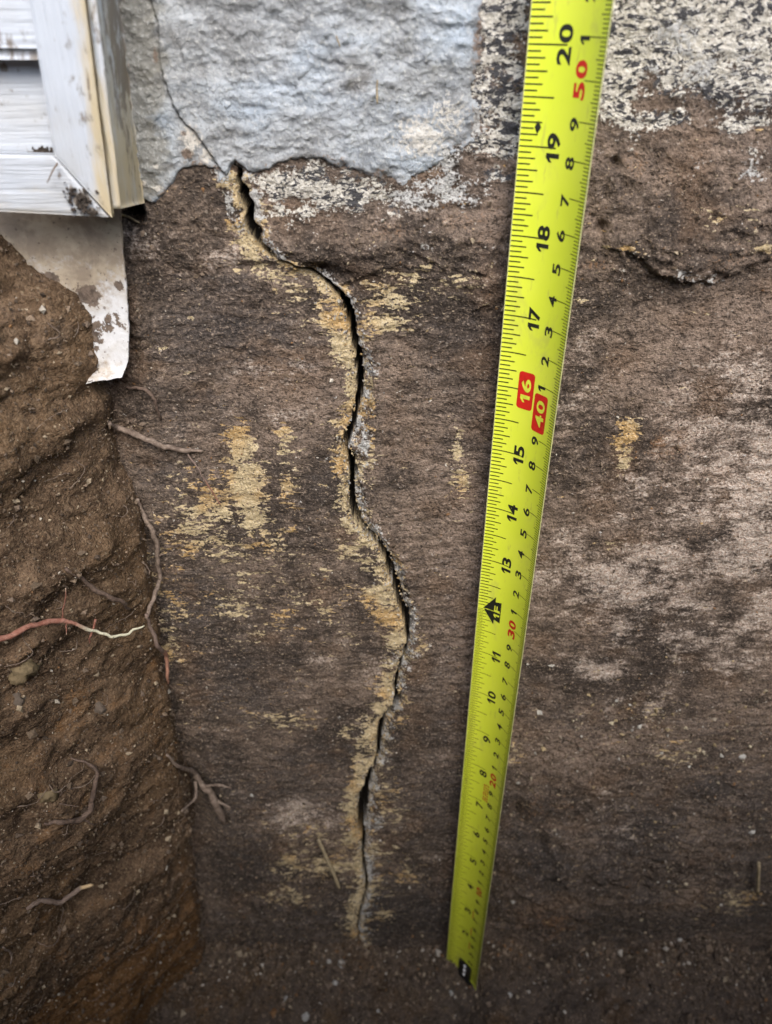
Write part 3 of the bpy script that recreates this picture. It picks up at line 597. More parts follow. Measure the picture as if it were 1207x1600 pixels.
cv, cf, ch = crumbs(np.stack([fxr, fyr, FZ[i, j]+sz*.3], 1), sz, hue(n, [.34, .18, .32, .09, .035, .02, .015]))
tag(link('floor_crumbs', np_mesh('floor_crumbs', cv, cf, dict(hue=ch), False), M['crumb']), 'loose soil crumbs over the trench floor', 'soil crumbs', kind='stuff')

# ================================================================== SIDING
def vinyl_grid(name, quad, mat, parent, nu=60, nv=60, stain=None, grime=None, Y=None):
    """solid board: front quad (4 points, clockwise from top left) subdivided, with a back 2 mm behind; carries wear masks"""
    a, b, c, d_ = [np.asarray(q, float) for q in quad]
    U_, V_ = np.meshgrid(np.linspace(0, 1, nu), np.linspace(0, 1, nv))
    P = (a*((1-U_)*(1-V_))[..., None]+b*(U_*(1-V_))[..., None]+c*(U_*V_)[..., None]+d_*((1-U_)*V_)[..., None])
    nrm = np.cross(b-a, d_-a); nrm /= np.linalg.norm(nrm)
    if nrm[1] > 0: nrm = -nrm
    if abs(nrm[1]) < .2 and nrm[0] < 0: nrm = -nrm
    e = np.minimum(np.minimum(U_*np.linalg.norm(b-a), (1-U_)*np.linalg.norm(b-a)), np.minimum(V_*np.linalg.norm(d_-a), (1-V_)*np.linalg.norm(d_-a)))
    P = P+nrm*(.0002*fbm(P[..., 0]*90, P[..., 2]*90, 3, 170))[..., None]-nrm*(.0004*sstep(.0010, 0, e))[..., None]
    back = P-nrm*.002
    Vv = np.r_[P.reshape(-1, 3), back.reshape(-1, 3)]; g = grid_faces(nv, nu); N = nu*nv
    idx = np.arange(N).reshape(nv, nu); loop = np.r_[idx[0], idx[1:, -1], idx[-1, -2::-1], idx[-2:0:-1, 0]]
    side = np.stack([loop, np.roll(loop, -1), np.roll(loop, -1)+N, loop+N], 1)
    F = np.r_[g, g[:, ::-1]+N, side]
    def msk(f):
        m_ = np.zeros((nv, nu)) if f is None else f(P[..., 0], P[..., 1], P[..., 2], U_, V_); return np.r_[m_.ravel(), m_.ravel()]
    o = link(name, np_mesh(name, Vv, F, dict(stain=msk(stain), grime=msk(grime))), mat, parent); return o
YF = -.030
sid = empty('vinyl_siding', (-.1, 0, .46))
tag(sid, 'weathered white vinyl siding corner with mitred trim at the top left', 'siding')
sid.matrix_world
def ext(p, q, z):       # carry the line p-q on to height z
    p = np.asarray(p); q = np.asarray(q); k = (z-q[2])/(p[2]-q[2]); return q+(p-q)*k
inn0, inn1 = at(45, 0, YF), at(84, 242, YF); rid0, rid1 = at(132, 0, YF), at(175, 341, YF)
TOPZ = .75
def gb(lst, Y): return lambda x, y, z, u, v: blobs(x, z, lst, Y)
parts = []
f1 = vinyl_grid('upright_trim', (ext(inn0, inn1, TOPZ), ext(rid0, rid1, TOPZ), rid1, inn1), M['vinyl_v'], sid, 60, 260,
    stain=lambda x, y, z, u, v: .82*sstep(.5, .95, u)+.15*sstep(.49, .465, z), grime=lambda x, y, z, u, v: blobs(x, z, [(100, 120, 50, 120, .16), (135, 185, 12, 14, .55), (110, 290, 10, 12, .3), (90, 40, 12, 16, .3), (140, 140, 6, 30, .4)], YF)+.2*u)
ret0, ret1 = at(174, 0, -.002), at(214, 317, -.002)
vinyl_grid('trim_return', (ext(rid0, rid1, TOPZ)+np.array([.0004, .0006, 0]), ext(ret0, ret1, TOPZ), ret1, rid1+np.array([.0004, .0006, .0025])), M['vinyl_v'], sid, 40, 260,
    stain=lambda x, y, z, u, v: .46+.4*sstep(.515, .47, z), grime=lambda x, y, z, u, v: .40+.34*sstep(.1, .6, u)-.42*sstep(.505, .475, z))
bl, br = at(-90, 238, YF), at(84, 242, YF)
bl2, br2 = at(-90, 326, YF), at(173, 342, YF)
vinyl_grid('bottom_trim', (bl, br+np.array([-.0004, .0004, 0]), br2+np.array([-.0006, .0006, .0003]), bl2), M['vinyl_h'], sid, 120, 50,
    stain=lambda x, y, z, u, v: .22+.4*sstep(.5, 1, v)*.6, grime=lambda x, y, z, u, v: blobs(x, z, [(128, 312, 16, 16, 1), (112, 298, 9, 9, .7), (142, 330, 10, 8, .9), (96, 275, 8, 8, .5)], YF)+.15*sstep(.85, 1, v))
lo = -.019; up_ = -.0275
a = at(-90, 84, lo); b = at(100, 84, lo)
vinyl_grid('siding_board', (a+np.array([0, 0, .02]), b+np.array([0, 0, .02]), at(100, 243, lo-.004), at(-90, 240, lo-.004)), M['vinyl_h'], sid, 120, 90,
    grime=lambda x, y, z, u, v: .12+.25*sstep(.35, .1, v)+blobs(x, z, [(8, 160, 5, 6, .5), (26, 140, 6, 5, .6), (12, 105, 10, 8, .6), (30, 108, 10, 6, .5), (50, 150, 8, 6, .45), (60, 185, 8, 6, .45), (70, 236, 16, 5, .8)], lo))
a = at(-90, 74, up_); b = at(90, 76, up_)
vinyl_grid('siding_board', (a+np.array([0, .006, .12]), b+np.array([0, .006, .12]), b, a), M['vinyl_h'], sid, 120, 90, grime=lambda x, y, z, u, v: .1+.3*sstep(.93, 1, v))
a2 = at(-90, 74, up_); b2 = at(90, 76, up_)
vinyl_grid('board_lip', (a2+np.array([0, .0004, -.0002]), b2+np.array([0, .0004, -.0002]), b2+np.array([0, .012, -.001]), a2+np.array([0, .012, -.001])), M['vinyl_h'], sid, 60, 12, grime=lambda x, y, z, u, v: .45+0*u)
for ch_ in [c for c in bpy.data.objects if c.parent == sid]: ch_.matrix_parent_inverse = __import__('mathutils').Matrix.Translation((.1, 0, -.46))

# ---- flashing sheet under the trim
R = wall_xz([(188, 322), (189, 345), (193, 390), (198, 440), (202, 490), (204, 530), (204, 560), (198, 578)], -.010)
L = wall_xz([(-60, 322), (-60, 345), (-60, 390), (10, 440), (80, 490), (112, 530), (128, 562), (131, 588)], -.010)
tv = np.linspace(0, 1, len(R)); sv_ = np.linspace(0, 1, 130)
Rx, Rz = np.interp(sv_, tv, R[:, 0]), np.interp(sv_, tv, R[:, 1]); Lx, Lz = np.interp(sv_, tv, L[:, 0]), np.interp(sv_, tv, L[:, 1])
uu = np.linspace(0, 1, 110)
SX = Lx[:, None]*(1-uu)+Rx[:, None]*uu; SZ = Lz[:, None]*(1-uu)+Rz[:, None]*uu
SY = -.0100-.0012*np.sin(SX*60+1)-.0010*fbm(SX*50, SZ*50, 3, 180)-.0045*sstep(.90, 1, sv_)[:, None]*(1-.4*uu)-.002*sstep(.5, 1, sv_)[:, None]
SY += .0035*sstep(.90, 1, uu)[None, :]*sstep(.55, .2, sv_)[:, None]*.3
SZ += .0007*fbm(SX*200, SX*0, 3, 182)*sstep(.95, 1, sv_)[:, None]; SX += .0004*fbm(SZ*200, SZ*0, 3, 183)*sstep(.97, 1, uu)[None, :]
film = blobs(SX, SZ, [(60, 360, 160, 60, .95), (150, 370, 70, 70, .9), (120, 430, 60, 40, .75), (180, 350, 30, 30, .9), (160, 570, 30, 14, .4)], -.01)
mud = blobs(SX, SZ, [(165, 505, 34, 18, .85), (140, 535, 22, 26, .85), (140, 457, 22, 16, .98), (187, 446, 8, 8, .8), (170, 500, 22, 16, .8), (148, 520, 20, 18, .95), (130, 545, 12, 24, .9), (185, 488, 12, 10, .7), (105, 455, 20, 10, .8), (60, 435, 40, 14, .7), (35, 410, 14, 14, .6), (150, 570, 16, 10, .55), (190, 545, 10, 12, .4), (80, 400, 40, 14, .2)], -.01)
Pf = np.stack([SX, SY, SZ], -1); Pb = Pf+np.array([0, .0007, 0]); N = SX.size; g = grid_faces(*SX.shape)
idx = np.arange(N).reshape(SX.shape); loop = np.r_[idx[0], idx[1:, -1], idx[-1, -2::-1], idx[-2:0:-1, 0]]
F = np.r_[g, g[:, ::-1]+N, np.stack([loop, np.roll(loop, -1), np.roll(loop, -1)+N, loop+N], 1)]
tag(link('metal_flashing', np_mesh('metal_flashing', np.r_[Pf.reshape(-1, 3), Pb.reshape(-1, 3)], F, dict(film=np.tile(film.ravel(), 2), mud=np.tile(mud.ravel(), 2))), M['flash']),
    'dirty white metal flashing flap hanging below the siding trim into the soil', 'flashing')

# ================================================================== TAPE MEASURE
YAW, HALF = math.radians(43), math.radians(28)
Rr = IN/(2*HALF); TX, TY = .0388, -.0100
def blade_pt(frac, sin_, lift=0.0):
    """frac 0..1 across the blade from its left edge, sin_ inches above the hook, lift towards the reader"""
    frac, sin_ = np.broadcast_arrays(np.asarray(frac, float), np.asarray(sin_, float))
    th = YAW-HALF+2*HALF*frac
    x = TX+Rr*(np.sin(th)-math.sin(YAW-HALF)); y = TY+Rr*(np.cos(th)-math.cos(YAW-HALF))
    return np.stack([x-np.sin(th)*lift, y-np.cos(th)*lift, sin_*IN], -1)
tape = empty('tape_measure', (TX, TY, 0))
tag(tape, 'yellow steel tape measure blade standing upright on the trench floor before the wall', 'tape measure')
from mathutils import Matrix
def tpart(name, me, mat, parent=tape):
    o = link(name, me, mat, parent)
    if parent == tape: o.matrix_parent_inverse = Matrix.Translation((-TX, -TY, 0))
    return o
fr = np.linspace(0.012, .988, 40); ss_ = np.r_[np.linspace(0, 21, 240), np.linspace(21.3, 27, 12)]
FR, SS = np.meshgrid(fr, ss_); Pf = blade_pt(FR, SS); Pb = blade_pt(FR, SS, -.00018); N = FR.size; g = grid_faces(*FR.shape)
idx = np.arange(N).reshape(FR.shape); loop = np.r_[idx[0], idx[1:, -1], idx[-1, -2::-1], idx[-2:0:-1, 0]]
F = np.r_[g, g[:, ::-1]+N, np.stack([loop, np.roll(loop, -1), np.roll(loop, -1)+N, loop+N], 1)]
soil_m = sstep(2.5, 0, SS).ravel()*.55
blade = tpart('blade', np_mesh('blade', np.r_[Pf.reshape(-1, 3), Pb.reshape(-1, 3)], F, dict(soil=np.tile(soil_m, 2))), M['blade'])
for f0, f1 in ((0, .0125), (.9875, 1.0)):
    Q = [blade_pt(f_, ss_, l_) for f_, l_ in ((f0, -.0002), (f0, .00012), (f1, .00012), (f1, -.0002))]
    P = np.stack(Q, 1).reshape(-1, 3); m_ = len(ss_)
    F = [(i*4+j, i*4+(j+1) % 4, (i+1)*4+(j+1) % 4, (i+1)*4+j) for i in range(m_-1) for j in range(4)]
    tpart('blade_edge', np_mesh('blade_edge', P, np.array(F)), M['rim'])
def strip(f0, f1, s_, wd, lift=.00004, n=7):
    f_ = np.linspace(f0, f1, n); a = blade_pt(f_, s_-wd/2, lift); b = blade_pt(f_, s_+wd/2, lift)
    Vs = np.r_[a, b]; return Vs, [(i, i+1, n+i+1, n+i) for i in range(n-1)]
def join(lst):
    Vs, Fs, k = [], [], 0
    for v, f in lst:
        Vs.append(v); Fs += [tuple(i+k for i in q) for q in f]; k += len(v)
    return poly_mesh('print', np.concatenate(Vs), Fs)
inch, cmt = [], []
for i in range(2, int(21.5*32)):
    s_ = i/32
    if i % 2 and s_ > 12: continue
    if i % 32 == 0: l_ = .45
    elif i % 16 == 0: l_ = .36
    elif i % 8 == 0: l_ = .25
    elif i % 4 == 0: l_ = .21
    elif i % 2 == 0: l_ = .155
    else: l_ = .105
    if s_ == 12: continue
    if i % 32 == 0 and s_ == 16: l_ = .30
    if abs(s_-12) < .17: l_ = min(l_, .07+abs(s_-12)*1.0)
    if s_ < 12: inch.append(strip(.012, l_, s_, .0125 if i % 2 == 0 else .009, n=max(3, int(l_*14))))
    else: inch.append(strip(.012, l_, s_, .0165, n=max(3, int(l_*14))))
for i in range(3, 545):
    s_ = i/25.4; l_ = .72 if i % 10 == 0 else (.85 if i % 5 == 0 else .885)
    if i % 100 == 0 and i == 400: l_ = .87
    cmt.append(strip(l_, .985, s_, .010, n=4))
tag(tpart('inch_ticks', join(inch), M['tick']), kind='stuff'); tag(tpart('centimetre_ticks', join(cmt), M['tick']), kind='stuff')
# lettering
def text_flat(body, bold, shear=0.0, sx=1.0):
    cu = bpy.data.curves.new('lettering', 'FONT'); cu.body = body; cu.size = 1; cu.offset = bold; cu.shear = shear
    cu.align_x = 'CENTER'; cu.align_y = 'CENTER'; cu.resolution_u = 4
    o = bpy.data.objects.new('lettering', cu); C.objects.link(o)
    dg = bpy.context.evaluated_depsgraph_get(); me = o.evaluated_get(dg).to_mesh()
    V_ = np.array([v.co[:] for v in me.vertices]); F_ = [tuple(p.vertices) for p in me.polygons]
    o.evaluated_get(dg).to_mesh_clear(); bpy.data.objects.remove(o); bpy.data.curves.remove(cu)
    lo_, hi_ = V_.min(0), V_.max(0); V_ = V_-(lo_+hi_)/2; return V_, F_, (hi_-lo_)[0], (hi_-lo_)[1]
_tc = {}
def lettering(body, s_, frac, height, length, lift=.00005, bold=.022, shear=.0):
    """letters read upwards along the blade, heads towards the left edge"""
    if (body, bold, shear) not in _tc: _tc[(body, bold, shear)] = text_flat(body, bold, shear)
    V_, F_, wx_, hy_ = _tc[(body, bold, shear)]
    return blade_pt(frac-V_[:, 1]/hy_*height, s_+V_[:, 0]/wx_*length, lift), F_
ONE = (np.array([(-.02, .5), (-.46, .24), (-.46, .02), (-.02, .24), (-.02, -.5), (.46, -.5), (.46, .5)]), [(0, 1, 2, 3), (0, 3, 4, 5, 6)])
def number(body, s_, frac, height, dl, gap, lift=.00005, bold=.028):
    """a number set digit by digit, with the tick free to pass between the digits"""
    ws = [dl*.62 if ch == '1' else dl for ch in body]; tot = sum(ws)+gap*(len(ws)-1); p0 = s_-tot/2; Vs, Fs, k0 = [], [], 0
    for ch, w_ in zip(body, ws):
        if ch == '1': v2 = blade_pt(frac-ONE[0][:, 1]*height, p0+w_/2+ONE[0][:, 0]*w_, lift); f2 = ONE[1]
        else: v2, f2 = lettering(ch, p0+w_/2, frac, height, w_, lift, bold)
        Vs.append(v2); Fs += [tuple(i_+k0 for i_ in q_) for q_ in f2]; k0 += len(v2); p0 += w_+gap
    return np.concatenate(Vs), Fs
black, blackcm, red, onred = [], [], [], []
for i in range(2, 22):
    if i in (12, 16): continue
    black.append(number(str(i), i-(.14 if i < 10 else 0), .42, .165, .17, .035, bold=.03))
for i in range(1, 55):
    dgt = i % 10; s_ = i/2.54
    if dgt:
        blackcm.append(number(str(dgt), s_-.03, .66, .125, .135, 0, bold=.026))
    elif i != 40:
        red.append(number(str(i), s_, .665, .155, .17, .03, bold=.034))
for q in black: tpart('inch_numeral', join([q]), M['ink'])
for q in blackcm: tpart('centimetre_numeral', join([q]), M['ink'])
for q in red: tpart('red_numeral', join([q]), M['red'])
def rbox(fc, sc_, fw, sl, r=.045, lift=.00004):
    pts = []
    for cx_, cs_, a0 in ((1, 1, 0), (-1, 1, 90), (-1, -1, 180), (1, -1, 270)):
        for a_ in np.linspace(a0, a0+90, 6):
            pts.append((fc+cx_*(fw/2-r)+r*math.cos(math.radians(a_)), sc_+cs_*(sl/2-r)+r*math.sin(math.radians(a_))))
    pts = np.array(pts); n_ = len(pts); ring = []
    Vs = [blade_pt(fc, sc_, lift)[None]]; F_ = []
    K = 5
    for k_ in range(1, K+1): q = np.array([fc, sc_])+(pts-[fc, sc_])*k_/K; Vs.append(blade_pt(q[:, 0], q[:, 1], lift))
    for j in range(n_): F_.append((0, 1+j, 1+(j+1) % n_))
    for k_ in range(1, K):
        for j in range(n_): F_.append((1+(k_-1)*n_+j, 1+k_*n_+j, 1+k_*n_+(j+1) % n_, 1+(k_-1)*n_+(j+1) % n_))
    return np.concatenate(Vs), F_
tpart('red_box', join([rbox(.415, 16.0, .24, .54)]), M['red'])
tpart('red_box', join([rbox(.68, 40/2.54, .235, .56)]), M['red'])
tpart('box_numerals', join([number('16', 16.0, .415, .145, .19, .04, .00009, .026), number('40', 40/2.54, .685, .145, .18, .03, .00009, .026)]), M['yellow'])
def flat_poly(pts, lift=.00004):
    p = np.array(pts); return blade_pt(p[:, 0], p[:, 1], lift)
# foot arrow and stud diamond
ar = [(.10, 12.0), (.30, 12.30), (.30, 12.19), (.41, 12.22), (.41, 11.78), (.30, 11.81), (.30, 11.70)]
Vs = flat_poly([(.25, 12.0)]+ar); F_ = [(0, i, i+1) for i in range(1, 7)]+[(0, 7, 1)]
tpart('foot_arrow', poly_mesh('foot_arrow', Vs, F_), M['ink'])
tpart('foot_lettering', join([number('1F', 12.0, .345, .105, .13, .045, .00036, .02), strip(.11, .41, 12.0, .012, .00036)]), M['yellow'])
dm = [(.165, 19.2), (.205, 19.27), (.245, 19.2), (.205, 19.13)]
tpart('stud_diamond', poly_mesh('stud_diamond', flat_poly(dm), [(0, 1, 2, 3)]), M['ink'])
smallred = []
for r_ in range(3):
    for q in np.arange(7.12, 7.62, .075): smallred.append(strip(.47+r_*.045, .497+r_*.045, q+random.uniform(-.012, .012), .045, .00005, 3))
for q0 in (1.35, 2.0, 2.75):
    for q in np.arange(q0, q0+.3, .08): smallred.append(strip(.56, .59, q, .045, .00005, 3))
tag(tpart('small_red_print', join(smallred), M['red']), kind='stuff')
# end hook
hk_f = np.linspace(.36, .74, 14)
def shell(frs, srs, l0, l1):
    A, B = np.meshgrid(frs, srs); a = blade_pt(A, B, l0).reshape(-1, 3); b = blade_pt(A, B, l1).reshape(-1, 3); N_ = A.size
    g_ = grid_faces(*A.shape); idx = np.arange(N_).reshape(A.shape); lp = np.r_[idx[0], idx[1:, -1], idx[-1, -2::-1], idx[-2:0:-1, 0]]
    return np.r_[a, b], np.r_[g_, g_[:, ::-1]+N_, np.stack([lp, np.roll(lp, -1), np.roll(lp, -1)+N_, lp+N_], 1)]
v_, f_ = shell(hk_f, np.linspace(-.06, .60, 8), .0002, .0011)
hook = tpart('end_hook', np_mesh('end_hook', v_, f_, smooth=False), M['steel'])
v_, f_ = shell(np.linspace(.38, .80, 14), np.linspace(-.10, -.05, 3), -.004, .0018)
tpart('hook_lip', np_mesh('hook_lip', v_, f_, smooth=False), M['steel'])
for q in (.08, .28, .48):
    c = blade_pt(.54, q, .0011); nrm = blade_pt(.54, q, .0021)-c; nrm /= np.linalg.norm(nrm); tz = np.array([0, 0, 1.]); tx_ = np.cross(tz, nrm)
    Vr = [c+nrm*.001]; 
    for k_, (rr, hh) in enumerate(((.0008, .0006), (.0012, 0))):
        for a_ in np.linspace(0, 2*np.pi, 12, endpoint=False): Vr.append(c+nrm*hh+rr*(math.cos(a_)*tx_+math.sin(a_)*tz))
    Fr = [(0, 1+j, 1+(j+1) % 12) for j in range(12)]+[(1+j, 13+j, 13+(j+1) % 12, 1+(j+1) % 12) for j in range(12)]
    tpart('rivet', poly_mesh('rivet', Vr, Fr, True), M['rivet'])

# ================================================================== ROOTS, STRAWS, STONES
def root(name, pts, mat, label, cat='root', group=None, side=None, lift=0.001, wob=.0006, free=False):
    """pts: (px, py, diameter_px, lift_mm or None)"""
    P, Rd = [], []
    for q in pts:
        l = (q[3] if len(q) > 3 else lift*1000)*.001
        c = surf(q[0], q[1], l)
        P.append(c); dep = np.dot(c-CAM, [0, cp, -sp]); Rd.append(q[2]*.5*dep/FPX)
    if free:            # spans the hollow between its two ends instead of following the ground
        A_, B_ = np.array(P[0]), np.array(P[-1]); n_ = len(P)
        for i_ in range(1, n_-1):
            d_ = P[i_]-CAM; L_ = np.linalg.norm(d_); k_ = i_/(n_-1); Lt = np.linalg.norm(A_-CAM)*(1-k_)+np.linalg.norm(B_-CAM)*k_
            P[i_] = CAM+d_/L_*min(Lt, L_)
    V_, F_, al = tube(P, Rd, 8, wob)
    base = np.array(P[0]); V_ = V_-base
    me = poly_mesh(name, V_, F_, True); a_ = me.attributes.new('along', 'FLOAT', 'POINT'); a_.data.foreach_set('value', al.astype(np.float32))
    o = link(name, me, M[mat]); o.location = base; tag(o, label, cat, group)
    for sb in side or []:
        P2, R2 = [], []
        for q in sb:
            l = (q[3] if len(q) > 3 else lift*1000)*.001
            c = surf(q[0], q[1], l); P2.append(c-base); dep = np.dot(c-CAM, [0, cp, -sp]); R2.append(q[2]*.5*dep/FPX)
        V2, F2, al2 = tube(P2, R2, 6, wob*.6); m2 = poly_mesh('rootlet', V2, F2, True)
        a2_ = m2.attributes.new('along', 'FLOAT', 'POINT'); a2_.data.foreach_set('value', (.35+.2*al2).astype(np.float32))
        link('rootlet', m2, M[mat], o)
    return o
root('root', [(-30, 985, 11, 4), (0, 981, 10, 5), (35, 976, 9.5, 6), (70, 966, 9, 7), (100, 962, 7.5, 8), (130, 961, 6, 10), (160, 964, 4.5, 11), (195, 974, 3, 12)], 'root_red',
     'red root with a pale tip sticking out of the left bank', side=[[(118, 963, 4, 9), (130, 972, 3, 9), (137, 988, 1.5, 9)], [(70, 966, 2.5, 8), (67, 932, 1.8, 10)], [(95, 966, 2.5, 7), (100, 976, 1.5, 8)]], free=True)
root('root', [(168, 660, 6, 1), (182, 668, 9, 3), (205, 676, 10, 4), (232, 688, 9.5, 4), (258, 698, 9, 3), (285, 704, 8, 2), (318, 706, 4, 1)], 'root_grey',
     'thick grey brown root crossing the dark wall below the flashing', side=[[(235, 690, 4, 4), (250, 700, 3, 3), (258, 706, 2, 2)], [(206, 676, 4, 4), (206, 665, 3, 5)]])
root('root', [(212, 780, 6, 1), (222, 800, 8, 3), (236, 825, 9, 4), (246, 850, 8, 4), (246, 872, 7.5, 4), (237, 905, 7, 4), (228, 935, 7, 4), (224, 955, 6, 4)], 'root_grey',
     'long grey root hanging where the bank meets the wall', side=[[(246, 870, 4, 4), (256, 865, 2, 3)], [(232, 812, 4, 4), (242, 815, 2, 4)]])
root('root', [(224, 952, 5, 3), (232, 975, 6, 5), (238, 1000, 7, 5), (244, 1030, 6.5, 5), (249, 1060, 5, 4), (256, 1069, 2, 3)], 'root_pink',
     'thin reddish root tip pointing down beside the dark wall')
root('root', [(258, 1178, 4, 2), (272, 1192, 6, 4), (290, 1212, 8, 6), (310, 1222, 9, 7), (328, 1235, 11, 7), (340, 1262, 13, 6), (350, 1285, 9, 4)], 'root_grey',
     'branching knobbly root low in the corner of bank and wall', side=[[(305, 1220, 5, 7), (290, 1246, 5, 6), (280, 1258, 3, 5)], [(318, 1228, 5, 7), (345, 1226, 5, 5), (362, 1232, 3, 3)], [(335, 1248, 6, 6), (360, 1262, 4, 4)]])
root('root', [(112, 1184, 3, 1), (135, 1192, 5, 3), (150, 1205, 6, 4), (142, 1230, 8, 4), (136, 1255, 9, 4), (118, 1272, 9, 4), (95, 1280, 8, 3), (70, 1285, 4, 1)], 'root_dark',
     'hooked dark root on the face of the left bank', side=[[(120, 1272, 4, 4), (142, 1288, 2, 3)], [(88, 1255, 2, 2), (110, 1258, 1.5, 4)]])
root('root', [(40, 1418, 6, 1), (60, 1408, 8, 3), (85, 1398, 8, 5), (108, 1382, 7, 7), (124, 1367, 4, 9)], 'root_tip',
     'short root with an orange tip low on the left bank')
root('root', [(198, 604, 5, 2), (222, 608, 6, 4), (240, 618, 6, 4), (246, 640, 5, 3), (252, 655, 3, 1)], 'root_dark',
     'thin bent root just below the flashing flap')
root('root', [(104, 888, 6, 1), (125, 905, 7, 4), (150, 920, 8, 5), (175, 932, 7, 5), (198, 944, 4, 3)], 'root_dark',
     'dark root lying in the hollow above the red root')
root('root', [(5, 1475, 3, 2), (10, 1490, 3, 3), (15, 1505, 2, 2)], 'root_grey', 'tiny pale rootlet at the left frame edge near the bottom')
root('root', [(288, 705, 2, 2), (305, 725, 3, 3), (322, 752, 2.5, 3), (345, 790, 2, 2)], 'root_pink', 'hair thin twig over the ochre patch on the wall')
root('straw', [(590, 125, 2.5, 5), (589, 145, 3.4, 5), (590, 162, 2.6, 5)], 'straw', 'short upright straw stuck on the grey cement coat', 'straw', wob=.0001)
root('straw', [(526, 55, 2, 5), (529, 66, 2.6, 5), (532, 73, 2, 5)], 'straw', 'tiny curved straw near the top of the grey cement coat', 'straw', wob=.0001)
root('straw', [(498, 1312, 5, 4), (508, 1335, 6, 5), (520, 1362, 6, 5), (531, 1388, 6, 4)], 'straw', 'pale straw leaning on the wall left of the crack end', 'straw', wob=.0002)
root('straw', [(1186, 1348, 5, 4), (1184, 1395, 6, 4)], 'straw', 'upright straw on the dark wall at lower right', 'straw', wob=.0002)
root('straw', [(184, 334, 3, 9), (200, 338, 4, 7), (218, 348, 2.5, 3)], 'straw', 'straw poking from the dark gap beside the siding corner', 'straw', wob=.0001)
root('twig', [(90, 255, 3, 31), (82, 268, 2.5, 33), (74, 286, 1.5, 33)], 'leaf', 'dark needle lying on the mitred trim corner', 'twig', wob=.0001)

hv, hf, hk = [], [], 0
for q in range(130):
    ss0 = random.uniform(.02, .50); ww0 = random.uniform(.0, .16); i = int(np.searchsorted(s, ss0)); j = int(np.searchsorted(w, ww0)); ang = random.uniform(0, 6.28); L_ = random.uniform(.004, .016); P = []
    for q2 in range(5):
        ang += random.uniform(-.5, .5); i2 = int(np.clip(i+q2/4*L_/.0011*math.sin(ang), 0, len(s)-1)); j2 = int(np.clip(j+q2/4*L_/.0011*math.cos(ang), 0, 230))
        P.append((BX[i2, j2]+.0005+.0018*math.sin(q2*.8), BY[i2, j2]-.0005-.0012*math.sin(q2*.8), BZ[i2, j2]))
    P = np.array(P)
    if np.linalg.norm(np.diff(P, axis=0), axis=1).min() < 1e-5: continue
    v_, f_, _ = tube(P, np.linspace(.00016, .00007, 5)*random.uniform(.8, 1.6), 4, .0003); hv.append(v_); hf += [tuple(x+hk for x in y) for y in f_]; hk += len(v_)
hm_ = poly_mesh('root_hairs', np.concatenate(hv), hf, True); a_ = hm_.attributes.new('along', 'FLOAT', 'POINT')
tag(link('root_hairs', hm_, M['root_grey']), 'fine root hairs over the left soil bank', 'root hairs', kind='stuff')

def stone(px, py, r_px, mat, label, name='stone', cat='stone', group=None, seed=0, sink=.35, asp=(1, 1, .8)):
    c = surf(px, py, 0); dep = np.dot(c-CAM, [0, cp, -sp]); r = r_px*dep/FPX
    ns, nt = 18, 12; Vv = []; 
    for i in range(nt+1):
        for j in range(ns):
            ph_ = math.pi*i/nt; th_ = 2*math.pi*j/ns; Vv.append((math.sin(ph_)*math.cos(th_), math.sin(ph_)*math.sin(th_), math.cos(ph_)))
    Vv = np.array(Vv); nse = 1+.38*pn(Vv[:, 0]*1.6+seed*3.1, Vv[:, 1]*1.6+Vv[:, 2]*1.9, 190)+.16*pn(Vv[:, 0]*4+seed, Vv[:, 2]*4+Vv[:, 1]*3, 191)
    Vv = Vv*nse[:, None]*r*np.array(asp); F_ = [(i*ns+j, i*ns+(j+1) % ns, (i+1)*ns+(j+1) % ns, (i+1)*ns+j) for i in range(nt) for j in range(ns)]
    o = link(name, poly_mesh(name, Vv, F_, True), M[mat]); dv = (CAM-c)/np.linalg.norm(CAM-c)
    o.location = c-dv*r*sink; o.rotation_euler = (seed*1.3, seed*.7, seed*2.1); tag(o, label, cat, group); return o
stone(36, 1042, 22, 'stone_y', 'mossy yellow stone embedded in the left bank below the red root', seed=1, asp=(1, 1, 1.1), sink=.62)
stone(25, 1092, 14, 'stone_g', 'small grey stone just under the mossy yellow stone', seed=2, sink=.62)
stone(72, 1240, 17, 'stone_y', 'pale stone beside the hooked dark root on the bank', seed=3, sink=.65)
stone(155, 1105, 12, 'stone_g', 'brown stone in the bank right of the mossy stone', seed=4, sink=.65)
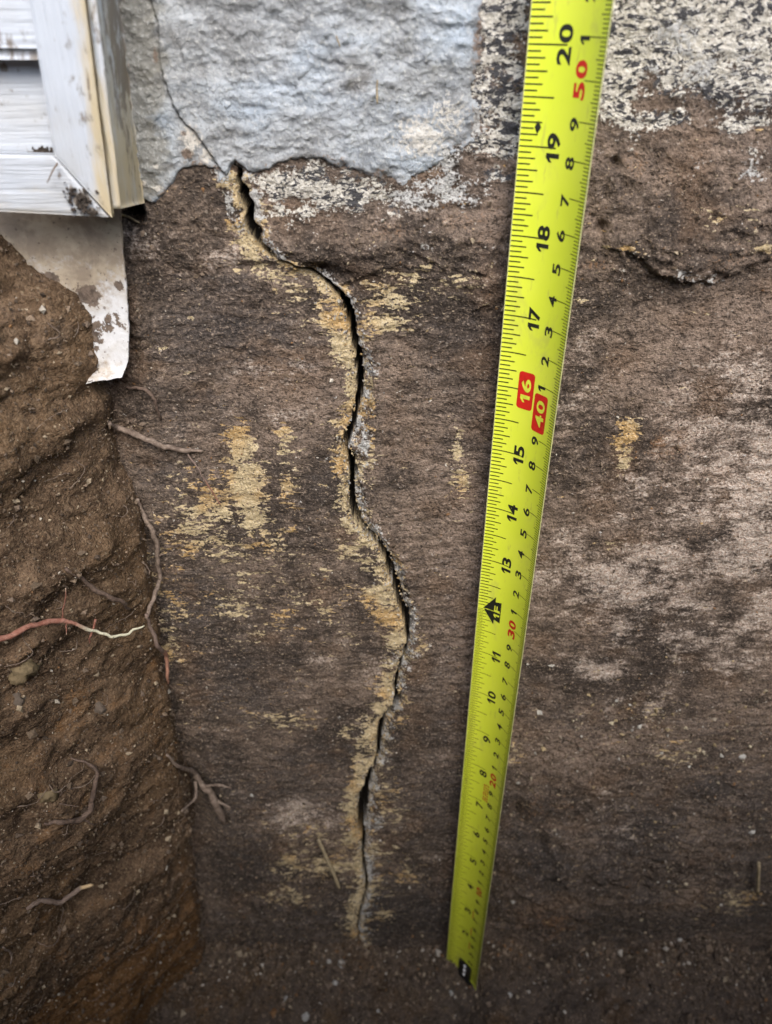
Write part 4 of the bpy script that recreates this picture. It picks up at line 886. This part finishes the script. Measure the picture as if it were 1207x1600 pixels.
for q, (px, py, r_, lb) in enumerate([(534, 1505, 7, 'largest white pebble on the trench floor below the crack'), (514, 1502, 5, 'bluish white pebble left of the largest white pebble'),
        (524, 1537, 6, 'pale pebble below the largest white pebble'), (479, 1588, 9, 'flat white pebble at the bottom edge of the picture'), (447, 1560, 4.5, 'small white pebble left of the flat pebble'),
        (590, 1579, 4.5, 'round white pebble on the floor right of the flat pebble'), (704, 1553, 6, 'white pebble beside the tape hook'), (796, 1555, 5, 'white pebble on the floor right of the tape'),
        (688, 1530, 7, 'pale grit lump touching the tape end'), (962, 1575, 7, 'grey pebble on the floor at lower right'), (394, 1243, 4, 'white grain on the dark wall left of the crack'),
        (1062, 1468, 5, 'white grain where wall and floor meet at right'), (802, 1408, 5, 'white grain on the wall right of the tape end'), (1160, 1182, 6, 'white lump on the wall near the right edge'),
        (1172, 1298, 8, 'flat white stone chip on the wall at lower right')]):
    stone(px, py, r_, 'pebble' if q not in (8, 9) else 'stone_g', lb, 'pebble', 'pebble', 'white pebbles and grains', seed=5+q, sink=.3, asp=(1, .75, .55+.3*((q*7) % 5)/5))
# debris caught in the mitre of the trim
def debris(lst, Y, n, label, seed):
    r = np.random.default_rng(seed); P = []
    for px, py, sx, sy, k in lst:
        q = at(px+r.normal(0, sx, k), py+r.normal(0, sy, k), Y); P.append(q)
    P = np.concatenate(P); z_ = r.uniform(.0003, .0008, len(P)); hu = np.tile((.05, .04, .032), (len(P), 1))*r.uniform(.5, 2, (len(P), 1))
    v_, f_, h_ = crumbs(P, z_, hu); o = link('dirt_crumbs', np_mesh('dirt_crumbs', v_, f_, dict(hue=h_), False), M['crumb']); tag(o, label, 'dirt crumbs', kind='stuff')
debris([(128, 315, 7, 9, 70), (112, 298, 8, 6, 20), (142, 332, 6, 4, 25)], YF-.0004, 1, 'black dirt crumbs caught along the mitred trim joint', 3)
debris([(68, 236, 8, 3, 50), (60, 237, 9, 2, 20)], lo-.006, 1, 'little heap of dark debris in the inner trim corner', 4)
